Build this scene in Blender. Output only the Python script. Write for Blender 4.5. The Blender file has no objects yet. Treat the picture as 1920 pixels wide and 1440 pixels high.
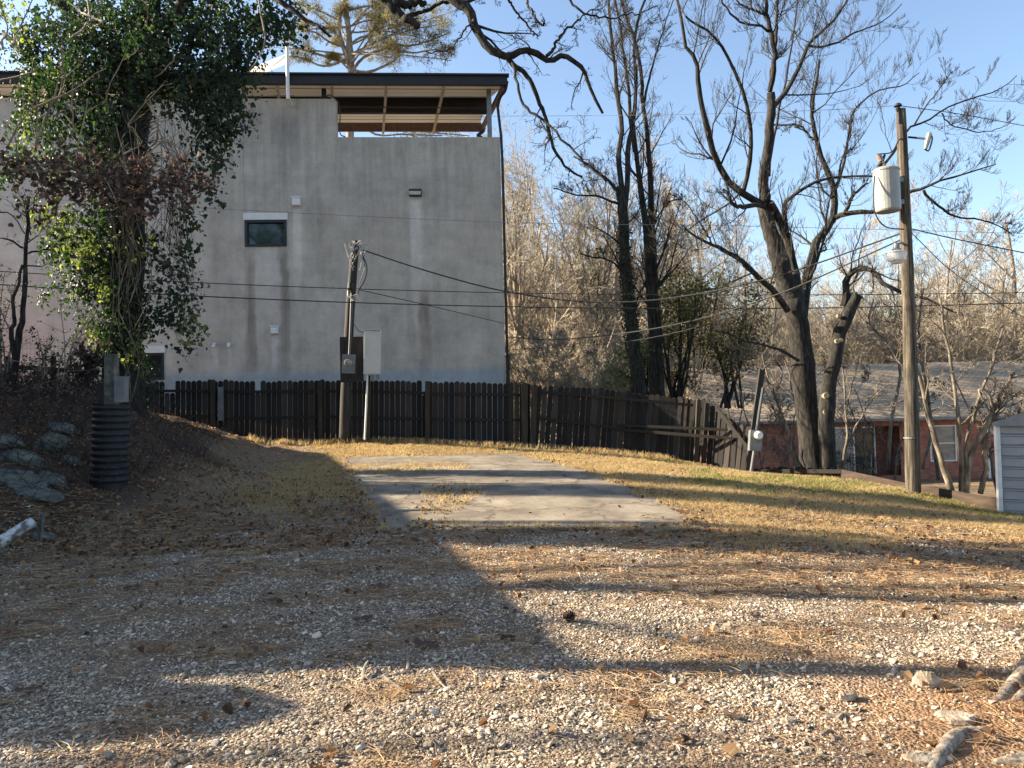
import bpy, math, random
import numpy as np
from mathutils import Matrix, Vector
rad = math.radians
SC = bpy.context.scene
COL = SC.collection
rng = np.random.default_rng(11)
random.seed(5)

# ------------------------------------------------------------------ camera
F = 1450.0; PITCH = 1.58; ROLL = 1.4; CAMH = 1.5
cam = bpy.data.cameras.new('camera'); camo = bpy.data.objects.new('camera', cam); COL.objects.link(camo)
cam.sensor_width = 36; cam.lens = 36 * F / 1920; cam.clip_end = 600; cam.clip_start = .05
RM = Matrix.Rotation(rad(90 + PITCH), 3, 'X') @ Matrix.Rotation(rad(-ROLL), 3, 'Z')
camo.matrix_world = Matrix.Translation((0, 0, CAMH)) @ RM.to_4x4()
SC.camera = camo
RMn = np.array(RM)
# ------------------------------------------------------------------ world, sun
SUN_EL = 25.0; SUN_AZ = -81.0
w = bpy.data.worlds.new('World'); SC.world = w; w.use_nodes = True
wn = w.node_tree
sk = wn.nodes.new('ShaderNodeTexSky'); sk.sky_type = 'NISHITA'; sk.sun_disc = False
sk.sun_elevation = rad(SUN_EL); sk.sun_rotation = rad(SUN_AZ)
sk.air_density = 1.0; sk.dust_density = 1.3; sk.ozone_density = 1.3; sk.altitude = 200
wn.links.new(sk.outputs[0], wn.nodes['Background'].inputs[0])
wn.nodes['Background'].inputs[1].default_value = .072
sl = bpy.data.lights.new('sun', 'SUN'); so = bpy.data.objects.new('sun', sl); COL.objects.link(so)
sl.energy = 5.0; sl.angle = rad(.45); sl.color = (1, .85, .64)
SD = Vector((math.sin(rad(SUN_AZ)) * math.cos(rad(SUN_EL)), math.cos(rad(SUN_AZ)) * math.cos(rad(SUN_EL)), math.sin(rad(SUN_EL))))
so.rotation_euler = (-SD).to_track_quat('-Z', 'Y').to_euler()
SC.view_settings.view_transform = 'Standard'; SC.view_settings.look = 'None'
SC.view_settings.exposure = 2.05; SC.view_settings.gamma = 1
SC.cycles.max_bounces = 6; SC.cycles.transparent_max_bounces = 8

# ------------------------------------------------------------------ helpers
def ray(px, py):
    v = np.array([(px - 960) / F, (720 - py) / F, -1.0])
    return RMn @ v
def P(px, py, d):
    """pixel of the photograph + distance along world Y -> world point"""
    r = ray(px, py); r = r * (d / r[1])
    return np.array([r[0], r[1], r[2] + CAMH])
def A(v): return np.asarray(v, dtype=float)
def norm(v): return v / np.maximum(np.linalg.norm(v, axis=-1, keepdims=True), 1e-9)
WM = {}
def link(o, parent=None, M=None):
    COL.objects.link(o)
    WM[o.name] = M if M is not None else (WM[parent.name] if parent else Matrix.Identity(4))
    if parent: o.parent = parent
    return o
def tag(o, label=None, cat=None, group=None, kind=None):
    if label: o['label'] = label
    if cat: o['category'] = cat
    if group: o['group'] = group
    if kind: o['kind'] = kind
    return o
def empty(name, loc, label, cat, group=None, rz=0):
    o = bpy.data.objects.new(name, None); o.empty_display_size = .2
    o.location = tuple(float(c) for c in loc); o.rotation_euler = (0, 0, rz)
    link(o, None, Matrix.Translation(Vector(o.location)) @ Matrix.Rotation(rz, 4, 'Z'))
    return tag(o, label, cat, group)
def copy_tree(o, parent=None):
    c = o.copy(); COL.objects.link(c)
    if parent: c.parent = parent
    for ch in o.children: copy_tree(ch, c)
    return c

class MB:
    """mesh collector (world coordinates unless local=True at build)"""
    def __init__(s): s.v = []; s.f = {}; s.n = 0
    def add(s, verts, faces):
        verts = A(verts).reshape(-1, 3); faces = np.asarray(faces, dtype=np.int64)
        s.f.setdefault(faces.shape[1], []).append(faces + s.n)
        s.v.append(verts); s.n += len(verts); return s
    def box(s, c, size, R=None, taper=None):
        x, y, z = A(size) / 2
        q = A([[-x,-y,-z],[x,-y,-z],[x,y,-z],[-x,y,-z],[-x,-y,z],[x,-y,z],[x,y,z],[-x,y,z]])
        if taper: q[4:, :2] *= taper
        if R is not None: q = q @ np.array(R).T
        return s.add(q + A(c), [[0,3,2,1],[4,5,6,7],[0,1,5,4],[1,2,6,5],[2,3,7,6],[3,0,4,7]])
    def beam(s, a, b, wd, th, up=(0, 0, 1)):
        """box from a to b, wd across (horizontal), th along up"""
        a = A(a); b = A(b); t = norm(b - a); u = norm(np.cross(t, A(up))); v = np.cross(u, t)
        q = [p + u * i * wd / 2 + v * j * th / 2 for p in (a, b) for i, j in ((-1,-1),(1,-1),(1,1),(-1,1))]
        return s.add(q, [[0,3,2,1],[4,5,6,7],[0,1,5,4],[1,2,6,5],[2,3,7,6],[3,0,4,7]])
    def tube(s, pts, r, k=8, cap=True, jit=0):
        pts = A(pts)
        if np.isscalar(r): r = np.full(len(pts), r)
        v, f = tubes(pts[None], A(r)[None], k, jit)
        base = s.n; s.add(v, f)
        if cap:
            n = len(pts)
            for i, rev in ((0, True), (n - 1, False)):
                c = s.n; s.v.append(pts[i][None]); s.n += 1
                ring = base + i * k + np.arange(k); nx = np.roll(ring, -1)
                tri = np.stack([np.full(k, c), nx if rev else ring, ring if rev else nx], 1)
                s.f.setdefault(3, []).append(tri)
        return s
    def lathe(s, c, prof, k=20, axis=(0, 0, 1)):
        """prof: (radius, height) list along axis from c"""
        ax = norm(A(axis)); ref = A([1, 0, 0]) if abs(ax[0]) < .9 else A([0, 1, 0])
        u = norm(np.cross(ax, ref)); v = np.cross(ax, u); ang = np.arange(k) * 2 * np.pi / k
        vs = [A(c) + ax * h + r * (np.cos(t) * u + np.sin(t) * v) for r, h in prof for t in ang]
        fs = [[i*k+j, i*k+(j+1)%k, (i+1)*k+(j+1)%k, (i+1)*k+j] for i in range(len(prof)-1) for j in range(k)]
        return s.add(vs, fs)
    def build(s, name, mat, parent=None, local=False, smooth=False):
        V = np.concatenate(s.v) if s.v else np.zeros((0, 3))
        if parent is not None and not local:
            Mi = np.array(WM[parent.name].inverted()); V = V @ Mi[:3, :3].T + Mi[:3, 3]
        me = bpy.data.meshes.new(name)
        me.vertices.add(len(V)); me.vertices.foreach_set('co', V.astype(np.float32).ravel())
        li = []; st = []; tot = []; cur = 0
        for k, fl in s.f.items():
            f = np.concatenate(fl); li.append(f.ravel()); st.append(cur + np.arange(len(f)) * k); cur += f.size
            tot.append(np.full(len(f), k))
        li = np.concatenate(li); st = np.concatenate(st); 
        me.loops.add(len(li)); me.loops.foreach_set('vertex_index', li.astype(np.int32))
        me.polygons.add(len(st)); me.polygons.foreach_set('loop_start', st.astype(np.int32))
        me.polygons.foreach_set('use_smooth', np.full(len(st), bool(smooth)))
        me.update(calc_edges=True); me.validate()
        if mat: me.materials.append(mat)
        o = bpy.data.objects.new(name, me)
        return link(o, parent)
def tubes(Pt, R, k, jit=0):
    B, n = Pt.shape[:2]
    T = norm(np.gradient(Pt, axis=1))
    ref = np.broadcast_to(A([.31, .93, .17]), (B, 1, 3))
    bad = np.abs((norm(Pt[:, -1:] - Pt[:, :1]) * ref).sum(-1, keepdims=True)) > .9
    ref = np.where(bad, A([.9, -.1, .4]), ref)
    U = norm(np.cross(T, ref)); V = np.cross(T, U)
    a = np.arange(k) * 2 * np.pi / k
    rr = R[:, :, None] * (1 + (jit * (rng.random((B, n, k)) - .5) if jit else 0))
    vs = Pt[:, :, None, :] + rr[..., None] * (np.cos(a)[:, None] * U[:, :, None, :] + np.sin(a)[:, None] * V[:, :, None, :])
    b, i, j = np.meshgrid(np.arange(B), np.arange(n - 1), np.arange(k), indexing='ij')
    j2 = (j + 1) % k; o = b * n * k
    f = np.stack([o + i*k + j, o + i*k + j2, o + (i+1)*k + j2, o + (i+1)*k + j], -1).reshape(-1, 4)
    return vs.reshape(-1, 3), f
def spline(pts, n):
    pts = A(pts); m = len(pts)
    if m == 2: return pts[0] + (pts[1] - pts[0]) * np.linspace(0, 1, n)[:, None]
    q = np.concatenate([[2*pts[0]-pts[1]], pts, [2*pts[-1]-pts[-2]]])
    t = np.linspace(0, m - 1 - 1e-9, n); i = t.astype(int); u = (t - i)[:, None]
    p0, p1, p2, p3 = q[i], q[i+1], q[i+2], q[i+3]
    return .5 * ((2*p1) + (-p0+p2)*u + (2*p0-5*p1+4*p2-p3)*u*u + (-p0+3*p1-3*p2+p3)*u**3)
# value noise
_L = np.random.default_rng(3).random((256, 256))
def vn(x, y):
    x = np.asarray(x, float); y = np.asarray(y, float)
    xi = np.floor(x).astype(int); yi = np.floor(y).astype(int); u = x - xi; v = y - yi
    u = u*u*(3-2*u); v = v*v*(3-2*v); g = lambda a, b: _L[a % 256, b % 256]
    return (g(xi,yi)*(1-u)+g(xi+1,yi)*u)*(1-v)+(g(xi,yi+1)*(1-u)+g(xi+1,yi+1)*u)*v
def fbm(x, y, o=4):
    s = 0; a = .5
    for i in range(o): s = s + a * vn(x * 2**i + i*17.3, y * 2**i + i*9.1); a *= .5
    return s / (1 - .5**o)
def sst(a, b, x): t = np.clip((x - a) / (b - a), 0, 1); return t*t*(3-2*t)

# ------------------------------------------------------------------ materials
def newmat(name):
    m = bpy.data.materials.new(name); m.use_nodes = True
    nt = m.node_tree; b = nt.nodes['Principled BSDF']; return m, nt, b
def nd(nt, t, **kw):
    n = nt.nodes.new(t)
    for k, v in kw.items():
        if k in n.inputs: n.inputs[k].default_value = v
        else: setattr(n, k, v)
    return n
def ramp(nt, fac, stops, interp='LINEAR'):
    r = nt.nodes.new('ShaderNodeValToRGB'); cr = r.color_ramp; cr.interpolation = interp
    while len(cr.elements) < len(stops): cr.elements.new(.5)
    for e, (p, c) in zip(cr.elements, stops):
        e.position = p; e.color = (c, c, c, 1) if np.isscalar(c) else (*c, 1)
    nt.links.new(fac, r.inputs[0]); return r.outputs[0]
def noise(nt, vec, scale, detail=4, rough=.6, sc=None):
    n = nd(nt, 'ShaderNodeTexNoise', Scale=scale, Detail=detail, Roughness=rough)
    if sc is not None:
        mp = nt.nodes.new('ShaderNodeMapping'); mp.inputs['Scale'].default_value = sc
        nt.links.new(vec, mp.inputs[0]); vec = mp.outputs[0]
    nt.links.new(vec, n.inputs['Vector']); return n.outputs[0]
def mixc(nt, fac, a, b, mode='MIX'):
    m = nt.nodes.new('ShaderNodeMix'); m.data_type = 'RGBA'; m.blend_type = mode
    for s, v in ((0, fac), (6, a), (7, b)):
        if isinstance(v, (int, float)): m.inputs[s].default_value = v if s == 0 else (v, v, v, 1)
        elif isinstance(v, tuple): m.inputs[s].default_value = (*v, 1)
        else: nt.links.new(v, m.inputs[s])
    return m.outputs[2]
def mth(nt, op, a, b=None, c=None):
    m = nt.nodes.new('ShaderNodeMath'); m.operation = op
    for i, v in enumerate((a, b, c)):
        if v is None: continue
        if isinstance(v, (int, float)): m.inputs[i].default_value = v
        else: nt.links.new(v, m.inputs[i])
    return m.outputs[0]
def bump(nt, b, h, dist=.01, st=.6):
    n = nd(nt, 'ShaderNodeBump', Strength=st, Distance=dist); nt.links.new(h, n.inputs['Height'])
    nt.links.new(n.outputs[0], b.inputs['Normal'])
def simple(name, stops, scale=8, rough=.8, bd=.004, bs=None, sc=None, island=0, metal=0, spec=.4, det=4, coord='Object', trans=None):
    """noise-driven colour; island>0 mixes per-piece variation; trans adds translucency"""
    m, nt, b = newmat(name)
    tc = nd(nt, 'ShaderNodeTexCoord'); v = tc.outputs[coord]
    f = noise(nt, v, scale, det, .65, sc)
    if island:
        g = nt.nodes.new('ShaderNodeNewGeometry')
        f = mth(nt, 'ADD', mth(nt, 'MULTIPLY', f, 1 - island), mth(nt, 'MULTIPLY', g.outputs['Random Per Island'], island))
    c = ramp(nt, f, stops); nt.links.new(c, b.inputs['Base Color'])
    b.inputs['Roughness'].default_value = rough; b.inputs['Metallic'].default_value = metal
    b.inputs['Specular IOR Level'].default_value = spec
    if bd: bump(nt, b, noise(nt, v, bs or scale * 3, 6, .7, sc), bd)
    if trans:
        t = nt.nodes.new('ShaderNodeBsdfTranslucent'); nt.links.new(mixc(nt, 1.0, c, trans, 'MULTIPLY'), t.inputs[0])
        ms = nd(nt, 'ShaderNodeMixShader', Fac=.5); nt.links.new(b.outputs[0], ms.inputs[1]); nt.links.new(t.outputs[0], ms.inputs[2])
        nt.links.new(ms.outputs[0], nt.nodes['Material Output'].inputs[0])
    return m
M = {}
M['bark'] = simple('bark', [(.36, (.005,.005,.005)), (.5, (.017,.0155,.0135)), (.70, (.055,.048,.039))], 16, .95, .035, 22, sc=(1, 1, .22))
M['bark_pale'] = simple('bark_pale', [(.3, (.10,.08,.06)), (.6, (.25,.21,.16)), (.8, (.42,.36,.28))], 5, .9, .01, 14, sc=(1, 1, .4))
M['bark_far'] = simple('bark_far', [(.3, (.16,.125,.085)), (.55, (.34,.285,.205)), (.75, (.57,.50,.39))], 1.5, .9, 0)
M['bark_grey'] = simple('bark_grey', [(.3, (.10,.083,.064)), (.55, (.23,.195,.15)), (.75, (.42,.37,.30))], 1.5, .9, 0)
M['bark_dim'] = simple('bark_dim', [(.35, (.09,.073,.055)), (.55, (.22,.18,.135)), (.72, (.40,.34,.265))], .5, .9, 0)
M['bark_mid'] = simple('bark_mid', [(.35, (.045,.036,.028)), (.55, (.14,.115,.085)), (.72, (.30,.26,.2))], 9, .9, .02, 14, sc=(1,1,.3))
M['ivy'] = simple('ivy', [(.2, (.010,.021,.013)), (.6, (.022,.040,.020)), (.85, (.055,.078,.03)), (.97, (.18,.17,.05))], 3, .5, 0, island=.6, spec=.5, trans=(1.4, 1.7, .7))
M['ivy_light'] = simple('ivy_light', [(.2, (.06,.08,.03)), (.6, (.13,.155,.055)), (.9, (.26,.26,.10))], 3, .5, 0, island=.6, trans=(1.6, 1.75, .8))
M['brown_leaf'] = simple('brown_leaf', [(.2, (.045,.034,.03)), (.5, (.10,.072,.06)), (.75, (.17,.122,.10)), (.93, (.24,.12,.08))], 3, .7, 0, island=.6, trans=(1.15, .95, .8))
M['litter'] = simple('litter', [(.15, (.06,.038,.025)), (.45, (.17,.10,.055)), (.7, (.32,.2,.10)), (.9, (.48,.33,.19))], 3, .8, 0, island=.75, trans=(1.1, .9, .7))
M['needle'] = simple('needle', [(.2, (.12,.068,.035)), (.5, (.27,.16,.08)), (.8, (.46,.32,.17))], 3, .7, 0, island=.7)
M['grass_dry'] = simple('grass_dry', [(.2, (.22,.145,.07)), (.5, (.46,.345,.175)), (.75, (.64,.52,.30)), (.95, (.38,.37,.12))], .8, .75, 0, island=.5, trans=(1, .95, .8))
M['grass_green'] = simple('grass_green', [(.2, (.07,.10,.02)), (.6, (.16,.20,.04)), (.9, (.3,.3,.08))], .8, .7, 0, island=.5, trans=(1.2, 1.3, .7))
M['stone'] = simple('stone', [(.12, (.07,.055,.042)), (.3, (.19,.15,.108)), (.48, (.31,.25,.18)), (.68, (.42,.35,.265)), (.86, (.56,.49,.395))], 30, .85, 0, island=.8)
M['rock_green'] = simple('rock_green', [(.3, (.03,.035,.032)), (.5, (.09,.095,.08)), (.68, (.17,.165,.13)), (.85, (.27,.25,.2))], 7, .9, .04, 14)
M['rock_pale'] = simple('rock_pale', [(.3, (.16,.12,.085)), (.5, (.33,.27,.2)), (.7, (.5,.44,.35))], 22, .9, .02, 40)
M['root'] = simple('root', [(.34, (.08,.06,.045)), (.5, (.26,.21,.16)), (.68, (.48,.42,.34))], 24, .9, .02, 45)
M['fence'] = simple('fence', [(.2, (.008,.0075,.007)), (.45, (.017,.0145,.0125)), (.7, (.033,.027,.022)), (.9, (.058,.053,.047))], 7, .9, .006, 24, sc=(5, 5, .5), island=.6)
M['fence_rail'] = simple('fence_rail', [(.25, (.009,.008,.007)), (.6, (.02,.017,.013)), (.8, (.036,.03,.024))], 4, .9, .004, 20, island=.3)
M['post'] = simple('post_wood', [(.25, (.016,.013,.010)), (.55, (.045,.036,.025)), (.8, (.085,.07,.047))], 5, .9, .006, 22, sc=(3, 3, .3))
M['pole'] = simple('pole_wood', [(.36, (.02,.016,.013)), (.5, (.068,.055,.041)), (.7, (.19,.162,.108))], 5, .9, .012, 26, sc=(6, 6, .3))
M['pole_dark'] = simple('pole_dark', [(.3, (.012,.011,.011)), (.55, (.03,.027,.025)), (.78, (.075,.066,.056))], 6, .85, .006, 26, sc=(4, 4, .3))
M['black'] = simple('black_plastic', [(.3, (.006,.008,.009)), (.55, (.012,.015,.017)), (.75, (.03,.032,.03))], 9, .65, .001)
M['wire'] = simple('wire', [(.3, (.012,.012,.014)), (.7, (.03,.03,.032))], 20, .6, 0)
M['wire_grey'] = simple('wire_grey', [(.3, (.09,.09,.10)), (.7, (.16,.16,.17))], 20, .6, 0)
M['dark_metal'] = simple('dark_metal', [(.3, (.010,.011,.013)), (.7, (.02,.021,.025))], 6, .65, 0)
M['brown_steel'] = simple('brown_steel', [(.3, (.075,.045,.038)), (.7, (.17,.10,.08))], 6, .5, 0)
M['brown_dark'] = simple('brown_dark', [(.3, (.014,.010,.010)), (.7, (.025,.018,.017))], 6, .5, 0)
M['tan_steel'] = simple('tan_steel', [(.3, (.24,.19,.15)), (.7, (.34,.28,.22))], 6, .5, 0)
M['deck'] = simple('deck_underside', [(.3, (.84,.82,.78)), (.7, (.93,.92,.88))], 3, .6, 0)
M['white'] = simple('white_paint', [(.3, (.55,.54,.5)), (.6, (.72,.72,.69)), (.8, (.8,.8,.78))], 6, .5, .001)
M['pvc'] = simple('pvc', [(.44, (.10,.09,.08)), (.5, (.30,.30,.29)), (.6, (.52,.53,.53))], 9, .5, .002)
M['box_grey'] = simple('box_grey', [(.3, (.12,.13,.135)), (.6, (.19,.2,.2)), (.8, (.26,.26,.25))], 5, .5, .001, metal=.2)
M['panel'] = simple('panel_paint', [(.3, (.50,.48,.43)), (.6, (.57,.55,.50)), (.85, (.63,.61,.55))], 4, .6, .001)
M['conduit'] = simple('conduit_dark', [(.3, (.05,.055,.06)), (.7, (.09,.095,.10))], 5, .5, 0)
M['box_pale'] = simple('box_pale', [(.3, (.36,.355,.31)), (.6, (.46,.445,.39)), (.85, (.52,.5,.44))], 4, .55, .001)
M['trafo'] = simple('transformer_paint', [(.3, (.20,.205,.195)), (.7, (.28,.28,.262))], 4, .4, 0)
M['copper'] = simple('weathered_bushing', [(.3, (.16,.11,.08)), (.7, (.3,.24,.19))], 9, .5, 0)
M['trim_white'] = simple('trim_white', [(.3, (.6,.59,.56)), (.7, (.74,.73,.7))], 4, .6, .001)
M['frame_dark'] = simple('frame_dark', [(.3, (.009,.016,.022)), (.7, (.017,.027,.035))], 5, .4, 0)
M['iron'] = simple('black_iron', [(.3, (.012,.012,.012)), (.7, (.025,.024,.024))], 5, .5, 0)
M['board'] = simple('board_brown', [(.25, (.02,.014,.010)), (.55, (.045,.03,.021)), (.8, (.08,.055,.038))], 4, .9, .004, 20, sc=(.5, .5, 3))
M['cut_wood'] = simple('cut_wood', [(.3, (.20,.14,.085)), (.7, (.36,.27,.17))], 14, .8, .002)
M['cedar'] = simple('cedar_leaf', [(.2, (.03,.034,.014)), (.5, (.08,.078,.028)), (.85, (.18,.16,.06))], 2, .6, 0, island=.5, trans=(1.2, 1.2, .7))
M['pine'] = simple('pine_needles', [(.2, (.05,.055,.02)), (.5, (.14,.13,.045)), (.85, (.36,.29,.13))], 1.2, .6, 0, island=.5, trans=(1.3, 1.3, .8))

def ribbed():
    m, nt, b = newmat('ribbed_deck'); tc = nd(nt, 'ShaderNodeTexCoord'); sx = nt.nodes.new('ShaderNodeSeparateXYZ'); nt.links.new(tc.outputs['Object'], sx.inputs[0])
    fr = mth(nt, 'FRACT', mth(nt, 'MULTIPLY', sx.outputs[1], 2.9)); k = ramp(nt, fr, [(0, (.30,.27,.23)), (.16, (.38,.35,.30)), (.24, (.90,.88,.82)), (1, (.93,.91,.86))])  # dark stripes: shade of the rib grooves put into the deck colour
    nt.links.new(k, b.inputs['Base Color']); b.inputs['Roughness'].default_value = .5; return m
M['ribbed'] = ribbed()
def glass(name, col, rough=.06):
    m, nt, b = newmat(name); tc = nd(nt, 'ShaderNodeTexCoord')
    nt.links.new(ramp(nt, noise(nt, tc.outputs['Object'], 1.6, 3, .6, (1, 1, 2)), [(.35, col), (.7, tuple(c * 1.9 for c in col))]), b.inputs['Base Color'])
    b.inputs['Roughness'].default_value = rough; b.inputs['Specular IOR Level'].default_value = .8
    return m
M['glass'] = glass('glass_dark', (.012,.02,.018)); M['glass_pale'] = glass('glass_pale', (.16,.15,.13), .2)

def brick():
    m, nt, b = newmat('brick'); tc = nd(nt, 'ShaderNodeTexCoord')
    mp = nt.nodes.new('ShaderNodeMapping'); mp.inputs['Rotation'].default_value = (rad(90), 0, 0); nt.links.new(tc.outputs['Object'], mp.inputs[0])
    br = nt.nodes.new('ShaderNodeTexBrick'); nt.links.new(mp.outputs[0], br.inputs[0])
    br.inputs['Scale'].default_value = 1; br.inputs['Brick Width'].default_value = .215; br.inputs['Row Height'].default_value = .075
    br.inputs['Mortar Size'].default_value = .008; br.inputs['Bias'].default_value = -.2
    br.inputs['Color1'].default_value = (.36,.125,.07,1); br.inputs['Color2'].default_value = (.20,.068,.042,1); br.inputs['Mortar'].default_value = (.24,.17,.14,1)
    f = noise(nt, tc.outputs['Object'], 2.2, 5)
    c = mixc(nt, 1.0, br.outputs[0], ramp(nt, f, [(.3, .7), (.7, 1.25)]), 'MULTIPLY')
    nt.links.new(c, b.inputs['Base Color']); b.inputs['Roughness'].default_value = .9
    bump(nt, b, br.outputs[1], .006, -.5); return m
M['brick'] = brick()
def shingle():
    m, nt, b = newmat('shingle'); tc = nd(nt, 'ShaderNodeTexCoord')
    br = nt.nodes.new('ShaderNodeTexBrick'); nt.links.new(tc.outputs['Object'], br.inputs[0])
    br.inputs['Scale'].default_value = 1; br.inputs['Brick Width'].default_value = .3; br.inputs['Row Height'].default_value = .13
    br.inputs['Mortar Size'].default_value = .012; br.inputs['Mortar'].default_value = (.07,.06,.05,1)
    br.inputs['Color1'].default_value = (.38,.295,.20,1); br.inputs['Color2'].default_value = (.27,.21,.145,1)
    f = noise(nt, tc.outputs['Object'], .9, 5)
    c = mixc(nt, 1.0, br.outputs[0], ramp(nt, f, [(.3, .8), (.7, 1.2)]), 'MULTIPLY')
    nt.links.new(c, b.inputs['Base Color']); b.inputs['Roughness'].default_value = .95
    bump(nt, b, br.outputs[1], .01, -.6); return m
M['shingle'] = shingle()

# ------------------------------------------------------------------ terrain height
def P3(px, py, d): return P(px, py, d)
ctl = [(-5,0,.0),(0,0,0),(5,0,0),(-3,3,0),(0,3,0),(2.5,3.3,.03),(5,3,.05),(-3,5,0),(0,6,0),(3,5,0),(-3,7.5,.02),(6,6,-.1),(9,9,-.35)]
ctl += [tuple(P(*q)) for q in ((0,1040,8.1),(60,975,9.5),(207,905,11.5),(335,850,15.5),(352,815,18.5),(420,822,20),(500,830,20.6),(700,827,20.8),
        (960,836,20.8),(1010,839,20.7),(1160,850,20.6),(1300,866,20.3),(1405,888,18.8),(1570,898,17.4),(1711,926,14.8),(1874,962,13.6),
        (1310,992,9.15),(960,852,18.8),(1150,900,13.6),(640,860,17.6),(650,900,13.9),(700,1000,9.3),(960,995,9.25),(1900,1060,7.6),(1905,1000,10),(1500,930,13))]
BANK = [(0,900,10.4),(0,850,11.2),(0,800,12.2),(0,752,13.8),(90,940,10.2),(100,860,11.6),(120,752,14.2),(215,756,14.8),(275,778,16.2),(305,790,17.6),(170,800,13)]
ctl += [tuple(P(*q)) for q in BANK]
ctl += [(-14,10,1.9),(-14,16,2.0),(-13,22,1.9),(-20,12,2.1),(-9,22,1.45),(-20,24,2),(-10,6,.9),(-7,4,.4),(-10,0,.6),(-8,8,1.0),
        (-4,27,.6),(-12,27,1.6),(0,27,0),(5,27,-.8),(14,20,-1.6),(12,11,-.8),(18,14,-1.6),(10,27,-1.5),(25,20,-1.7),(20,28,-1.7),(-25,5,2),(-25,30,2),(10,0,-.1),(20,0,-.5),(15,6,-.7),(0,-8,0),(-12,-8,.5),(12,-8,0)]
ctl = A(ctl)
def _U(r2): return np.where(r2 > 1e-9, .5 * r2 * np.log(np.maximum(r2, 1e-9)), 0)
_n = len(ctl); _d2 = ((ctl[:, None, :2] - ctl[None, :, :2]) ** 2).sum(-1)
_K = np.zeros((_n + 3, _n + 3)); _K[:_n, :_n] = _U(_d2) + np.eye(_n) * .02
_K[:_n, _n] = 1; _K[:_n, _n+1:] = ctl[:, :2]; _K[_n:, :_n] = _K[:_n, _n:].T
_W = np.linalg.solve(_K, np.concatenate([ctl[:, 2], [0, 0, 0]]))
def tps(x, y):
    sh = x.shape; x = x.ravel(); y = y.ravel(); out = np.zeros(len(x))
    for i in range(0, len(x), 20000):
        a = x[i:i+20000]; b = y[i:i+20000]
        out[i:i+20000] = _U((a[:, None]-ctl[:, 0])**2 + (b[:, None]-ctl[:, 1])**2) @ _W[:_n] + _W[_n] + _W[_n+1]*a + _W[_n+2]*b
    return out.reshape(sh)
def G(x, y):
    x = np.atleast_1d(np.asarray(x, float)); y = np.atleast_1d(np.asarray(y, float))
    cx = np.clip(x, -24, 24); cy = np.clip(y, -8, 30)
    z = np.clip(tps(cx, cy), -1.9, 2.6)
    # the yard drops behind the low retaining board on the right
    bx = 7.55 + (17.5 - y) * .42
    cut = sst(0, .5, x - bx) * sst(6, 12, y)
    z = np.where(cut > 0, z * (1 - cut) + np.minimum(z - .7, -1.55) * cut, z)
    hill = sst(45, 150, y) * 17 * (.75 + .5 * fbm(x * .02, y * .02, 2))
    return z + hill
def g1(x, y): return float(G(x, y)[0])
def onG(px, py, d=None):
    """ground point seen at a pixel: march along the ray"""
    r = ray(px, py); r = r / r[1]; t = np.linspace(2.2, 60, 1200); pts = r[None] * t[:, None]; pts[:, 2] += CAMH
    h = pts[:, 2] - G(pts[:, 0], pts[:, 1]); i = np.argmax(h < 0)
    return pts[i] if h[i] < 0 else pts[-1]
# slab outline (world) from the photograph
SLAB = [onG(*q)[:2] for q in ((706,1000),(745,1003),(800,984),(830,990),(940,996),(1100,995),(1230,999),(1322,992),(1290,968),(1215,930),(1150,903),(1075,878),(972,852),(880,853),(780,857),(640,859),(652,900),(668,930),(690,965))]
SLAB = A(SLAB)
def inpoly(x, y, poly):
    c = np.zeros(np.shape(x), bool); n = len(poly); j = n - 1
    for i in range(n):
        xi, yi = poly[i]; xj, yj = poly[j]
        c ^= ((yi > y) != (yj > y)) & (x < (xj - xi) * (y - yi) / (yj - yi + 1e-12) + xi); j = i
    return c
def pdist(x, y, poly):
    d = np.full(np.shape(x), 1e9)
    for i in range(len(poly)):
        a = poly[i]; b = poly[(i+1) % len(poly)]; ab = b - a
        t = np.clip(((x-a[0])*ab[0] + (y-a[1])*ab[1]) / (ab @ ab), 0, 1)
        d = np.minimum(d, np.hypot(x - a[0] - t*ab[0], y - a[1] - t*ab[1]))
    return np.where(inpoly(x, y, poly), -d, d)
def zones(x, y):
    """material weights of the yard: grass, straw/leaf litter, bare dirt (rest is gravel)"""
    n1 = fbm(x*.8, y*.8); n2 = fbm(x*1.7+40, y*2.4+7); n3 = fbm(x*.45+9, y*.45+80)
    grass = sst(.0, .40, (y - 8.4 + (n1-.5)*6 + (n2-.5)*3) * .12 + np.where(x > 2.4, .08, -.06)*sst(7, 9, y))
    grass = np.where(x < -2.0, sst(10.5, 13, y + (n1-.5)*4) * sst(-5.4, -3.6, x + (n2-.5)*3), grass)
    straw = sst(.40, .72, n2 + .22*(fbm(x*9, y*12, 3)-.5) + .10*sst(2.5, 8, y) - .10*sst(6.5, 3, y) + .10*sst(.5,3,x)) 
    straw = np.maximum(straw, .9 * sst(-3.0, -4.8, x + (n1-.5)*3 + .0) * sst(6.4, 8.2, y + (n3-.5)*2))
    dirt = sst(1.0, 0, np.hypot((x - 2.75) / 1.5, (y - 3.2) / 1.1) - .55 + (n1-.5)*.8)
    return grass, np.clip(straw, 0, 1), dirt

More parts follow.
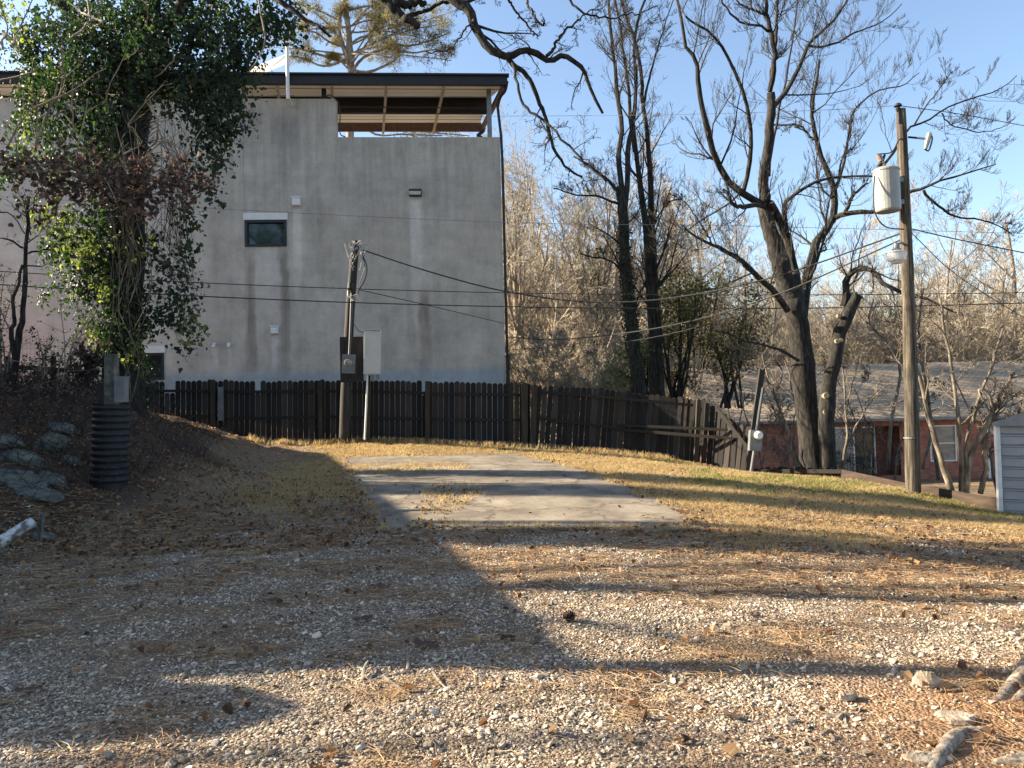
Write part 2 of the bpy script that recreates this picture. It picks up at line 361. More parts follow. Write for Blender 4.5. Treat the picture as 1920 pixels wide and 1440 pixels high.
# ------------------------------------------------------------------ ground sheet
def build_ground():
    ys = np.concatenate([np.linspace(-20, 1.5, 30), np.linspace(1.6, 12, 330)[0:], np.linspace(12.08, 26, 190), np.geomspace(26.3, 380, 70)])
    u = np.linspace(-1, 1, 420); xs = 11 * u + 9 * u**3 + 260 * u**9
    X, Y = np.meshgrid(xs, ys); Z = G(X, Y)
    near = sst(30, 24, Y)
    Z = Z + near * ((fbm(X*1.3, Y*1.3) - .5) * .05 + (fbm(X*6, Y*6, 3) - .5) * .022)
    d = pdist(X, Y, SLAB); Z = Z - .06 * sst(.05, -.1, d)
    # rough bank on the left
    bk = sst(-5.2, -6.6, X) * sst(6, 9, Y) * sst(24, 20, Y); Z += bk * (fbm(X*3+5, Y*3) - .5) * .28
    ny, nx = X.shape; idx = np.arange(ny * nx).reshape(ny, nx)
    f = np.stack([idx[:-1,:-1], idx[:-1,1:], idx[1:,1:], idx[1:,:-1]], -1).reshape(-1, 4)
    mb = MB(); mb.add(np.stack([X, Y, Z], -1).reshape(-1, 3), f)
    m, nt, b = newmat('ground'); ge = nt.nodes.new('ShaderNodeNewGeometry'); pos = ge.outputs['Position']
    at = lambda n: nd(nt, 'ShaderNodeAttribute', attribute_name=n).outputs['Fac']
    vo = nd(nt, 'ShaderNodeTexVoronoi', Scale=55.0); nt.links.new(pos, vo.inputs['Vector'])
    vr = nt.nodes.new('ShaderNodeSeparateColor'); nt.links.new(vo.outputs['Color'], vr.inputs[0])
    grav = ramp(nt, vr.outputs[0], [(0, (.10,.08,.06)), (.4, (.19,.15,.11)), (.75, (.28,.225,.165)), (1, (.42,.36,.28))])
    grav = mixc(nt, ramp(nt, noise(nt, pos, 1.2, 5), [(.4, 0.0), (.62, .75)]), grav, (.14,.095,.06))
    nz = noise(nt, pos, 22, 6, .75); straw = ramp(nt, nz, [(.3, (.07,.046,.03)), (.5, (.19,.125,.07)), (.7, (.38,.27,.15))])
    gz = noise(nt, pos, 30, 6, .8); grs = ramp(nt, gz, [(.3, (.11,.07,.038)), (.5, (.28,.195,.10)), (.7, (.50,.38,.2))])
    grs = mixc(nt, ramp(nt, noise(nt, pos, .7, 3), [(.5, 0.0), (.68, .55)]), grs, (.13,.15,.04))
    drt = ramp(nt, noise(nt, pos, 16, 6, .7), [(.3, (.16,.09,.05)), (.6, (.32,.19,.10)), (.8, (.42,.28,.17))])
    far = ramp(nt, noise(nt, pos, 1.1, 6, .7), [(.3, (.10,.07,.045)), (.7, (.3,.22,.14))])
    sfac = mth(nt, 'MULTIPLY', at('straw'), ramp(nt, noise(nt, pos, 7, 5, .7), [(.38, .35), (.6, 1.0)])); c = mixc(nt, sfac, grav, straw); c = mixc(nt, at('grass'), c, grs); c = mixc(nt, at('dirt'), c, drt)
    c = mixc(nt, at('bank'), c, ramp(nt, nz, [(.3, (.035,.025,.02)), (.55, (.09,.06,.042)), (.8, (.17,.12,.08))]))
    c = mixc(nt, at('far'), c, far)
    nt.links.new(c, b.inputs['Base Color']); b.inputs['Roughness'].default_value = .95; b.inputs['Specular IOR Level'].default_value = .2
    hh = mth(nt, 'ADD', mth(nt, 'MULTIPLY', vo.outputs['Distance'], -1.0), mth(nt, 'MULTIPLY', nz, .8))
    bump(nt, b, hh, .02, .9)
    o = mb.build('ground', m, smooth=True); tag(o, kind='structure')
    gr, st, di = zones(X, Y); me = o.data
    bank = sst(-5.0, -6.2, X + (fbm(X, Y)-.5)*1.5) * sst(6.5, 9, Y) * sst(-9.5,-6.5,-(Y*.0)+X*0+(-8.0)) 
    bank = sst(-4.9, -6.0, X + (fbm(X, Y)-.5)*1.2 + sst(14, 19, Y)*1.9) * sst(6.5, 9, Y)
    for n_, a_ in (('grass', gr), ('straw', st), ('dirt', di), ('bank', bank), ('far', sst(21.5, 24, Y + sst(7, 9, X) * 12))):
        t = me.attributes.new(n_, 'FLOAT', 'POINT'); t.data.foreach_set('value', np.clip(a_, 0, 1).astype(np.float32).ravel())
build_ground()

def build_slab():
    xs = np.linspace(SLAB[:,0].min()-.1, SLAB[:,0].max()+.1, 90); ys = np.linspace(SLAB[:,1].min()-.1, SLAB[:,1].max()+.1, 200)
    n = 160; edge = []
    for i in range(len(SLAB)):
        a = SLAB[i]; b = SLAB[(i+1) % len(SLAB)]
        edge += [a + (b-a)*t for t in np.linspace(0, 1, 40, endpoint=False)]
    E_ = A(edge); E_ += (np.stack([fbm(E_[:,0]*3, E_[:,1]*3), fbm(E_[:,1]*3+7, E_[:,0]*3)], 1) - .5) * .30
    c = E_.mean(0); V = []; K = 36
    for t in np.linspace(0, 1, K): V.append(c + (E_ - c) * t)
    V = np.concatenate(V); Z = G(V[:,0], V[:,1]) + .028
    mb = MB(); m_ = len(E_); top = np.column_stack([V, Z])
    f = [[i*m_+j, i*m_+(j+1)%m_, (i+1)*m_+(j+1)%m_, (i+1)*m_+j] for i in range(K-1) for j in range(m_)]
    mb.add(top, f)
    rim = top[-m_:]; lo = rim.copy(); lo[:, 2] -= .16
    mb.add(np.concatenate([rim, lo]), [[j, m_+j, m_+(j+1)%m_, (j+1)%m_] for j in range(m_)])
    m, nt, b = newmat('old_concrete'); pos = nt.nodes.new('ShaderNodeNewGeometry').outputs['Position']
    f1 = noise(nt, pos, 1.4, 6, .65); f2 = noise(nt, pos, 40, 4, .7)
    c = ramp(nt, f1, [(.32, (.085,.068,.048)), (.5, (.19,.158,.115)), (.7, (.28,.24,.18))])
    c = mixc(nt, 1.0, c, ramp(nt, f2, [(.3, .75), (.7, 1.2)]), 'MULTIPLY')
    c = mixc(nt, ramp(nt, noise(nt, pos, .9, 7, .75), [(.50, 0.0), (.60, .65)]), c, (.10,.078,.055)); vo = nd(nt, 'ShaderNodeTexVoronoi', Scale=.62, feature='DISTANCE_TO_EDGE')
    jit = nt.nodes.new('ShaderNodeVectorMath'); jit.operation = 'ADD'; nz = nd(nt, 'ShaderNodeTexNoise', Scale=2.5, Detail=5.0); nt.links.new(pos, nz.inputs['Vector'])
    nt.links.new(pos, jit.inputs[0]); nt.links.new(nz.outputs['Color'], jit.inputs[1]); nt.links.new(jit.outputs[0], vo.inputs['Vector'])
    ck = ramp(nt, vo.outputs['Distance'], [(0, 1.0), (.010, .95), (.02, 0.0)])
    c = mixc(nt, ck, c, (.09,.065,.045))
    nt.links.new(c, b.inputs['Base Color']); b.inputs['Roughness'].default_value = .92
    bump(nt, b, f2, .004, .7)
    o = mb.build('concrete_path', m, smooth=False); tag(o, kind='structure')
build_slab()

# ------------------------------------------------------------------ stucco building
BR = math.radians(4); BD = 27.0
bc = P(948, 700, BD); B0 = A([bc[0], bc[1], 0.0])          # lower right front corner
BM = Matrix.Translation(B0) @ Matrix.Rotation(BR, 4, 'Z'); BMi = np.array(BM.inverted())
BX = A([math.cos(BR), math.sin(BR), 0]); BY = A([-math.sin(BR), math.cos(BR), 0])
def FP(px, py, off=0.0):
    """pixel -> (X, Z) on the facade plane moved off metres toward the back"""
    r = ray(px, py); o = A([0, 0, CAMH]); p0 = B0 + BY * off
    t = ((p0 - o) @ BY) / (r @ BY); q = o + r * t
    return float((q - B0) @ BX), float(q[2])
bld = empty('stucco_building', B0, 'tall grey stained stucco building with a roof terrace canopy behind the picket fence', 'building', rz=BR)
def stucco():
    m, nt, b = newmat('stucco'); tc = nd(nt, 'ShaderNodeTexCoord'); v = tc.outputs['Object']
    sx = nt.nodes.new('ShaderNodeSeparateXYZ'); nt.links.new(v, sx.inputs[0]); X = sx.outputs[0]; Z = sx.outputs[2]
    f = noise(nt, v, .6, 8, .72); c = ramp(nt, f, [(.32, (.375,.338,.288)), (.5, (.465,.421,.36)), (.68, (.54,.492,.422))])
    st = noise(nt, v, 1.0, 5, .65, (2.0, 1, .16)); c = mixc(nt, 1.0, c, ramp(nt, st, [(.34, .86), (.5, 1.0), (.68, 1.05)]), 'MULTIPLY')
    # dark weathering hanging from the parapets
    top = mth(nt, 'SUBTRACT', Z, 9.2); tf = nt.nodes.new('ShaderNodeMapRange'); tf.inputs[1].default_value = -3.6; tf.inputs[2].default_value = 2.6
    tf.inputs[3].default_value = 0; tf.inputs[4].default_value = .62; nt.links.new(top, tf.inputs[0])
    s2 = noise(nt, v, 1.0, 5, .7, (5.0, 1, .2)); c = mixc(nt, mth(nt, 'MULTIPLY', tf.outputs[0], ramp(nt, s2, [(.3, 1.0), (.68, .1)])), c, (.17,.165,.16))
    left_glare = nt.nodes.new('ShaderNodeMapRange'); left_glare.inputs[1].default_value = -15; left_glare.inputs[2].default_value = -10; left_glare.inputs[3].default_value = .55; left_glare.inputs[4].default_value = 0
    nt.links.new(X, left_glare.inputs[0]); c = mixc(nt, left_glare.outputs[0], c, (.60,.56,.51))  # paler toward the left end: glare put into the wall colour
    # drip stains of their own: (px, half width px, top py, length m, colour, strength)
    wob = mth(nt, 'MULTIPLY', mth(nt, 'SUBTRACT', noise(nt, v, 1.6, 4), .5), .35); Xw = mth(nt, 'ADD', X, wob)
    for px, hw, py, ln, col, sg in ((779,12,372,5.0,(.62,.59,.53),.85),(795,12,530,4.2,(.16,.135,.105),.75),(557,9,390,4.4,(.64,.61,.56),.7),(533,9,455,7,(.17,.15,.125),.72),
            (470,9,465,7,(.18,.16,.13),.62),(500,24,462,3.2,(.62,.585,.53),.6),(515,7,628,2.2,(.66,.63,.6),.6),(403,5,650,1.6,(.64,.61,.57),.6),(430,5,650,1.6,(.64,.61,.57),.6),
            (535,28,190,2.4,(.12,.12,.12),.6),(470,26,185,2.0,(.14,.14,.14),.5),(720,10,560,3.0,(.25,.22,.19),.3),(800,16,300,3.5,(.3,.29,.28),.25),(470,9,560,3.0,(.17,.14,.12),.5)):
        x0, z0 = FP(px, py); hwm = hw / F * BD
        dx = mth(nt, 'DIVIDE', mth(nt, 'ABSOLUTE', mth(nt, 'SUBTRACT', Xw, x0)), hwm)
        mx = nt.nodes.new('ShaderNodeMapRange'); mx.interpolation_type = 'SMOOTHSTEP'; mx.inputs[1].default_value = 1.25; mx.inputs[2].default_value = .45; nt.links.new(dx, mx.inputs[0])
        dz = nt.nodes.new('ShaderNodeMapRange'); dz.inputs[1].default_value = z0 - ln; dz.inputs[2].default_value = z0 - ln*.25; nt.links.new(Z, dz.inputs[0])
        up_ = nt.nodes.new('ShaderNodeMapRange'); up_.interpolation_type = 'SMOOTHSTEP'; up_.inputs[1].default_value = z0 + .02; up_.inputs[2].default_value = z0 - (.12 if col[0] > .3 else .8); nt.links.new(Z, up_.inputs[0]); up = up_.outputs[0]
        k = mth(nt, 'MULTIPLY', mth(nt, 'MULTIPLY', mx.outputs[0], dz.outputs[0]), mth(nt, 'MULTIPLY', up, sg))
        k = mth(nt, 'MULTIPLY', k, ramp(nt, noise(nt, v, 3, 5, .7, (3, 1, .5)), [(.25, .55), (.6, 1.0)]))
        c = mixc(nt, k, c, col)
    # a few fine vertical construction cracks
    for px in (458, 532):
        x0, _ = FP(px, 400); k = mth(nt, 'LESS_THAN', mth(nt, 'ABSOLUTE', mth(nt, 'SUBTRACT', mth(nt, 'ADD', X, mth(nt, 'MULTIPLY', wob, .15)), x0)), .012)
        c = mixc(nt, mth(nt, 'MULTIPLY', k, .45), c, (.2,.19,.18))
    # band at the base, painted a blue-grey
    zb = FP(800, 694)[1]; bb = nt.nodes.new('ShaderNodeMapRange'); bb.inputs[1].default_value = zb + .18; bb.inputs[2].default_value = zb - .1
    nt.links.new(mth(nt, 'ADD', Z, mth(nt, 'MULTIPLY', mth(nt, 'SUBTRACT', noise(nt, v, 1.3, 4), .5), .5)), bb.inputs[0]); c = mixc(nt, mth(nt, 'MULTIPLY', bb.outputs[0], .75), c, (.30,.355,.395))
    bl = noise(nt, v, 1.5, 8, .8, (1, 1, .7)); c = mixc(nt, 1.0, c, ramp(nt, bl, [(.33, .80), (.5, 1.0), (.64, 1.12)]), 'MULTIPLY'); hz_ = noise(nt, v, 1, 4, .6, (.35, 1, 2.2)); c = mixc(nt, 1.0, c, ramp(nt, hz_, [(.38, .95), (.6, 1.03)]), 'MULTIPLY'); fine = noise(nt, v, 28, 5, .8); c = mixc(nt, 1.0, c, ramp(nt, fine, [(.3, .86), (.7, 1.12)]), 'MULTIPLY')
    nt.links.new(c, b.inputs['Base Color']); b.inputs['Roughness'].default_value = .95; b.inputs['Specular IOR Level'].default_value = .2
    bump(nt, b, noise(nt, v, 45, 5, .8), .006, .6); return m
STU = stucco()
xs_, zl = FP(632, 257.5); _, zh = FP(560, 185); XL = FP(-260, 500)[0]; zb = -1.0; W2 = 5.5
XR = 0.0
zl = FP(800, 257)[1]; 
mb = MB()
win = [FP(459, 413), FP(538, 462)]; win2 = [FP(236, 663), FP(308, 712)]
def wallgrid(mb, x0, x1, z0, z1, holes, y=0.0, dep=.18):
    xsn = sorted({x0, x1} | {h[0] for h in holes} | {h[2] for h in holes}); zsn = sorted({z0, z1} | {h[1] for h in holes} | {h[3] for h in holes})
    for a, b_ in zip(xsn, xsn[1:]):
        for c_, d_ in zip(zsn, zsn[1:]):
            if any(h[0] <= a + 1e-6 and b_ <= h[2] + 1e-6 and h[1] <= c_ + 1e-6 and d_ <= h[3] + 1e-6 for h in holes): continue
            mb.add([[a,y,c_],[b_,y,c_],[b_,y,d_],[a,y,d_]], [[0,1,2,3]])
    for a, c_, b_, d_ in holes:
        for q in ([[a,y,c_],[a,y+dep,c_],[b_,y+dep,c_],[b_,y,c_]], [[a,y,d_],[b_,y,d_],[b_,y+dep,d_],[a,y+dep,d_]], [[a,y,c_],[a,y,d_],[a,y+dep,d_],[a,y+dep,c_]], [[b_,y,c_],[b_,y+dep,c_],[b_,y+dep,d_],[b_,y,d_]]):
            mb.add(q, [[0,1,2,3]])
H = []
for a, b_ in (win, win2): H.append((a[0], b_[1], b_[0], a[1]))
wallgrid(mb, XL, XR, zb, zl, H)
mb.add([[XL,0,zl],[xs_,0,zl],[xs_,0,zh],[XL,0,zh]], [[0,1,2,3]])
# sides, back, parapet tops (0.25 m thick) and terrace floor
T = .25
for q in ([[XR,0,zb],[XR,W2,zb],[XR,W2,zl],[XR,0,zl]], [[XR,W2,zb],[XL,W2,zb],[XL,W2,zh-.01],[XR,W2,zl-2.0]], [[XL,W2,zb],[XL,0,zb],[XL,0,zh],[XL,W2,zh]],
          [[XL,0,zh],[xs_,0,zh],[xs_,T,zh],[XL,T,zh]], [[xs_,0,zl],[XR,0,zl],[XR,T,zl],[xs_,T,zl]], [[xs_,0,zl],[xs_,T,zl],[xs_,T,zh],[xs_,0,zh]],
          [[XL,T,zl-.9],[XR,T,zl-.9],[XR,W2,zl-.9],[XL,W2,zl-.9]], [[xs_,T,zl],[XR,T,zl],[XR,T,zl-.9],[xs_,T,zl-.9]], [[XL,T,zh],[xs_,T,zh],[xs_,T,zl-.9],[XL,T,zl-.9]]):
    mb.add(q, [[0,1,2,3]])
mb.build('wall', STU, bld, local=True)
# windows
def bwin(h, name='window'):
    x0, z0, x1, z1 = h; t = .085; fr = MB()
    for c_, s_ in ((((x0+x1)/2, .05, z1-t/2), (x1-x0, .16, t)), (((x0+x1)/2, .05, z0+t/2), (x1-x0, .16, t)), ((x0+t/2, .05, (z0+z1)/2), (t, .16, z1-z0-2*t)), ((x1-t/2, .05, (z0+z1)/2), (t, .16, z1-z0-2*t))): fr.box(c_, s_)
    f_ = fr.build(name, M['frame_dark'], bld, local=True)
    MB().box(((x0+x1)/2, .10, (z0+z1)/2), (x1-x0-2*t, .01, z1-z0-2*t)).build('pane', M['glass'], f_, local=True)
    MB().box(((x0+x1)/2, -.012, z1+.125), (x1-x0+.09, .06, .235)).build('lintel', M['trim_white'], f_, local=True)
for h in H: bwin(h)
# canopy over the terrace
yN = -.45; yF = 5.2
def FPz(px, py, off): return FP(px, py, off)
_, zT = FPz(930, 147, yN); _, zB = FPz(930, 163, yN); xRc = FPz(951, 155, yN)[0]; xLc = XL
_, zF = FPz(800, 246, yF); xRf = FPz(903, 245, yF)[0]
def cz(y): return zB + (zF - zB) * (y - yN) / (yF - yN)
def cxr(y): return xRc + (xRf - xRc) * (y - yN) / (yF - yN)
def ysee(py):
    for y_ in np.linspace(yN, 9, 900):
        if FP(800, py, y_)[1] >= cz(y_): return y_
yb1 = ysee(213); yb2 = min(ysee(247.5), yF); zd1 = FP(800, 184, yb1)[1]; zd2 = FP(800, 231, yb2)[1]
def dz_(y): return float(np.interp(y, [yN, yb1, yb2, yb2 + .6], [zB + .10, zd1, zd2, zd2 + .05]))
can = MB(); nst = 26; yy = np.linspace(yN + .05, yb2 + .1, nst*4); V = []
for i, y in enumerate(yy):
    z = dz_(y) + (.075 if (i // 2) % 2 else 0); V += [[xLc, y, z], [cxr(y) - .05, y, z]]
can.add(V, [[2*i, 2*i+1, 2*i+3, 2*i+2] for i in range(len(yy)-1)])
V2 = A(V) + A([0, 0, .03]); can.add(V2, [[2*i, 2*i+2, 2*i+3, 2*i+1] for i in range(len(yy)-1)])
cn = can.build('canopy', M['ribbed'], bld, local=True)
fa = MB(); fa.box(((xLc+xRc)/2, yN-.06, (zT+zB)/2+.03), (xRc-xLc, .14, zT-zB)); fa.box(((xLc+xRc)/2, yN-.09, zT+.06), (xRc-xLc+.12, .24, .06))
fa.build('gutter', M['dark_metal'], cn, local=True)
for y, zt_, mt in ((yb1, zd1, 'brown_dark'), (yb2, zd2, 'brown_steel')):
    MB().box(((xLc+cxr(y))/2, y, (cz(y)+zt_)/2), (cxr(y)-xLc, .1, zt_-cz(y)+.03)).build('beam', M[mt], cn, local=True)
for px, px2 in ((520,532),(622,628),(724,718),(832,812),(-60,60),(180,250),(330,350),(430,440)):
    a = FP(px, 163, yN+.08)[0]; b_ = FP(px2, 246, yb2)[0]
    MB().beam((a, yN+.08, cz(yN)-.02), (b_, yb2+.08, cz(yb2)-.05), .09, .10).build('rafter', M['tan_steel'], cn, local=True)
MB().beam((xRc-.12, yN+.05, cz(yN)+.03), (cxr(yb2)-.02, yb2+.12, cz(yb2)+.06), .1, .24).build('rafter', M['brown_steel'], cn, local=True)
for px, wd, mt, bt, yo in ((608,.15,'dark_metal',185,.12),(917,.16,'box_grey',257,.12),(440,.14,'dark_metal',185,.12)):
    x = FP(px, 200, yo)[0]; zz = zh if px < 632 else zl
    MB().box((x, yo, (zz + cz(yo)+.1)/2), (wd, .12, cz(yo)+.1-zz)).build('post', M[mt], bld, local=True)
x_ = FP(785, 240, yF)[0]
for px in (868,): 
    x = FP(px, 250, 4.6)[0]; MB().box((x, 4.6, zl+.1), (.12, .1, cz(4.6)-zl+.8)).build('post', M['tan_steel'], bld, local=True)
# railing wires and a grey bundle at the parapet step
r_ = MB()
for py_ in (200, 211):
    p0 = FP(634, py_, .5); p1 = FP(914, py_+3, .5); r_.tube([(p0[0], .5, p0[1]), (p1[0], .5, p1[1])], .018, 6)
r_.build('railing', M['iron'], bld, local=True)
# down pipes at the right corner: gutter outlet swings back to the wall
dp = MB(); pts = [FP(951,152,yN)+(yN,), FP(947,170,yN+.1)+(yN+.1,), FP(938,182,-.1)+(-.1,), FP(933,200,.05)+(.05,)]
dp.tube(spline([(p[0], p[2], p[1]) for p in pts], 14), .055, 10)
xd = .07; zt = FP(933,200,.05)[1]
dp.tube([(FP(933,200,.05)[0], .05, zt), (xd-.02, .06, FP(936,255,0)[1]), (xd, .0, zl-1), (xd, .0, FP(950,670)[1])], .05, 10)
dp.box((xd+.01, -.02, (FP(950,665)[1]+zb)/2), (.13, .16, FP(950,665)[1]-zb))
dp.build('downpipe', M['dark_metal'], bld, local=True)
q = MB(); pp = [(903,258,4.2),(896,254,4.6),(905,247,4.9),(908,240,5.1)]
q.tube(spline([(FP(a,b_,y)[0], y, FP(a,b_,y)[1]) for a, b_, y in pp], 12), .07, 10).build('downpipe', M['dark_metal'], bld, local=True)
# wall lamp
x0, z1 = FP(767, 357); x1, z0 = FP(791, 367)
lm = MB().box(((x0+x1)/2, -.09, z1-.02), (x1-x0, .2, .05)).box(((x0+x1)/2, -.02, (z0+z1)/2-.02), (x1-x0, .05, z1-z0+.03)).build('wall_lamp', M['frame_dark'], bld, local=True)
MB().box(((x0+x1)/2-.01, -.1, z0+.065), (x1-x0-.06, .13, .12), taper=1.1).build('lens', M['box_pale'], lm, local=True)
def vent(px, py, w_, h_):
    x, z = FP(px, py); v = MB(); v.add([[x-w_/2,0,z+h_/2],[x+w_/2,0,z+h_/2],[x+w_/2,0,z-h_/2],[x-w_/2,0,z-h_/2],[x-w_/2+.02,-.12,z+h_/2-.09],[x+w_/2-.02,-.12,z+h_/2-.09],[x+w_/2-.02,-.12,z-h_/2+.03],[x-w_/2+.02,-.12,z-h_/2+.03]],
        [[4,7,6,5],[0,4,5,1],[1,5,6,2],[2,6,7,3],[3,7,4,0]])
    v.box((x, -.02, z+h_/2+.02), (w_+.05, .05, .04)).build('vent_hood', M['trim_white'], bld, local=True)
vent(556, 379, .30, .30); vent(515.5, 620, .27, .27)
for px in (403, 431):
    x, z = FP(px, 648); MB().tube(spline([(x, 0, z+.04), (x, -.08, z+.05), (x, -.13, z+.01), (x, -.14, z-.07)], 9), .055, 12).build('vent_pipe', M['trim_white'], bld, local=True)
x, z = FP(540, 186, -.7); _, z1 = FP(540, 60, -.7)
MB().tube([(x, -.7, z), (x, -.7, z1)], .06, 12).tube([(x, -.7, z+.1), (x, .12, z+.02)], .05, 10).build('flue_pipe', M['trim_white'], bld, local=True)
# tilted roof panel above the canopy
a = FP(497, 137, .8); b_ = FP(541, 96, 1.4); c_ = FP(543, 134, 1.4)
MB().add([(a[0], .6, a[1]-.1), (c_[0], .6, c_[1]-.1), (c_[0], 1.6, b_[1]), (b_[0]-.1, 1.6, b_[1]), (a[0], .8, a[1]+.06), (a[0]-2, 1.6, a[1]), (a[0]-2, .6, a[1]-.3)],
         [[0,1,2,3],[0,3,5,6]]).box(((a[0]+c_[0])/2-.0, 1.9, a[1]), (c_[0]-a[0], .6, .5)).build('roof_hatch', M['box_pale'], bld, local=True)
# loose cable at the step
cb = MB(); cb.tube(spline([(xs_-.35, -.04, zh+.05), (xs_-.2, -.03, zh+.12), (xs_+.08, -.03, zh-.15), (xs_+.12, -.02, zh-.6), (xs_+.1, .02, zl+.15), (xs_+.28, .05, zl+.02)], 24), .02, 6)
cb.build('cable', M['wire'], bld, local=True)

# ------------------------------------------------------------------ picket fences
def picket(mb, base, top, wdir, wd, th=.018, nrm=None):
    """dog-eared picket from base to top"""
    base = A(base); top = A(top); u = norm(A(wdir)); t = norm(top - base); n = np.cross(u, t) if nrm is None else A(nrm)
    L = np.linalg.norm(top - base); c = wd * .3
    prof = [(-wd/2, 0), (wd/2, 0), (wd/2, L-c*1.1), (wd/2-c*.55, L-c*.3), (wd/2-c*1.1, L), (-wd/2+c*1.1, L), (-wd/2+c*.55, L-c*.3), (-wd/2, L-c*1.1)]
    V = [base + u*a + t*b_ + n*s_*th/2 for s_ in (-1, 1) for a, b_ in prof]; k = len(prof)
    b0 = mb.n; mb.add(V, [[i, i+k, (i+1)%k+k, (i+1)%k] for i in range(k)])
    mb.f.setdefault(8, []).append(np.array([[b0+i for i in range(k)], [b0+k+i for i in reversed(range(k))]]))
def make_fence(name, label, segs, rails, posts, gapj, miss=(), lean=0.0, wd=.14, group=None, braces=(), low=None):
    """segs: list of (px, top_py, bottom_py, d)"""
    segs = A(segs); fp = P(segs[0][0], segs[0][2], segs[0][3])
    root = empty(name, fp, label, 'fence', group)
    def at(px):
        return [np.interp(px, segs[:,0], segs[:, k]) for k in (1, 2, 3)]
    mb = MB(); x = segs[0][0]; nrm = norm(np.cross(P(*segs[-1][[0,2,3]]) - fp, A([0,0,1]))); nrm = nrm * np.sign(-nrm[1])
    while x < segs[-1][0]:
        ty, by, d = at(x); stp = wd * F / d
        gp = abs(rng.normal(0, gapj)) + .004; ln = lean * (1 + rng.normal(0, .22)) 
        tp = P(x + ln * .5, ty + rng.normal(0, 1.0), d); bs = P(x - ln * .5, by + 3, d)
        if any(a < x < b_ for a, b_ in miss): tp = bs + (tp - bs) * .80
        wdir = P(x+30, ty, at(min(x+30, segs[-1][0]))[2]) - P(x, ty, d); wdir[2] = 0
        if low is None or not (low[0] < x < low[1]) : picket(mb, bs, tp, wdir, wd * (1 - rng.random()*.05))
        x += stp + gp * F / d
    mb.build('picket_panel', M['fence'], root)
    for a, ya, b_, yb, th in rails:
        da, db = at(a)[2], at(b_)[2]
        MB().beam(P(a, ya, da) + nrm*.045, P(b_, yb, db) + nrm*.045, .04, th).build('rail', M['fence_rail'], root)
    for a, ya, b_, yb, w_ in posts:
        d = at(np.clip(a, segs[0][0], segs[-1][0]))[2]
        MB().beam(P(b_, yb + 4, d) + nrm*.11, P(a, ya, d) + nrm*.11, w_, w_, up=(0, 1, 0)).build('post', M['post'], root)
    for a, ya, b_, yb, w_ in braces:
        MB().beam(P(a, ya, at(a)[2]) + nrm*.10, P(b_, yb, at(b_)[2]) + nrm*.10, .03, w_).build('brace', M['fence_rail'], root)
    return root
fA = make_fence('picket_fence', 'dark upright dog-eared picket fence with missing picket tops in front of the grey building', 
    [(284,714,826,21.2),(400,713,828,21),(500,714,829,20.9),(700,713,832,20.8),(800,715,834,20.7),(996,719,838,20.7)],
    [(284,733,403,733,.075),(403,735,603,734,.075),(603,733,803,737,.075),(803,738,990,741,.075),(284,781,403,780,.075),(403,786,603,781,.075),(603,781,803,786,.075),(803,786,990,788,.075)],
    [(402,712,404,828,.10),(602,714,604,830,.10),(803,715,803,834,.12),(984,719,984,838,.17)], .0012,
    miss=((309,328),(482,492),(796,800)))
fB = make_fence('picket_fence', 'sagging part of the picket fence with leaning gappy pickets and a sloping right end', 
    [(1008,723,840,20.7),(1100,727,845,20.7),(1200,738,853,20.6),(1290,746,862,20.3),(1318,752,865,20.1),(1345,768,870,19.9),(1372,790,876,19.6),(1398,801,884,19.3),(1416,806,890,19.0)],
    [(1003,735,1100,741,.075),(1100,741,1300,760,.075),(1003,783,1170,804,.075),(1160,797,1365,806,.07),(1170,806,1375,822,.075)],
    [(1005,722,1000,840,.15),(1311,750,1305,864,.11)], .0055, lean=8, braces=((1343,764,1400,836,.09),))

# grey patch board hung on the fence and sawn log end
t = P(410, 757, 20.7); MB().box((t[0], 20.85, t[2]), (.15, .02, .9)).build('patch_board', M['box_grey'], fA)
# ------------------------------------------------------------------ retaining board and low dark boards
rb = empty('retaining_board', P(1578, 890, 17.4), 'long low brown timber board edging the grass above the brick house', 'board')
cpt = [(1577,880,900,17.4),(1700,906,926,15.6),(1800,922,941,14.4),(1874,936,954,13.7)]
for (a, ta, ba, da), (b_, tb, bb_, db) in zip(cpt, cpt[1:]):
    q = [P(a,ta,da), P(b_,tb,db), P(b_,bb_+8,db), P(a,ba+8,da)]; o = A([.02,.05,0]); h = q + [v_ + o for v_ in q]
    MB().add(h, [[0,3,2,1],[4,5,6,7],[0,1,5,4],[2,3,7,6],[1,2,6,5],[3,0,4,7]]).build('plank', M['board'], rb)
lf = empty('low_fence', P(1500, 896, 18), 'low dark row of short mossy fence boards at the foot of the big bare tree', 'fence')
mb = MB(); x = 1418
while x < 1578:
    d = np.interp(x, [1418, 1578], [18.9, 17.5]); picket(mb, P(x, 905, d), P(x, 876 + rng.normal(0, 1.2) + (x-1418)*.008, d), (1, -.1, 0), .14); x += .142*F/d
mb.build('picket_panel', M['fence'], lf)
MB().beam(P(1418,883,18.8), P(1578,884,17.4), .04, .09).build('rail', M['fence_rail'], lf)

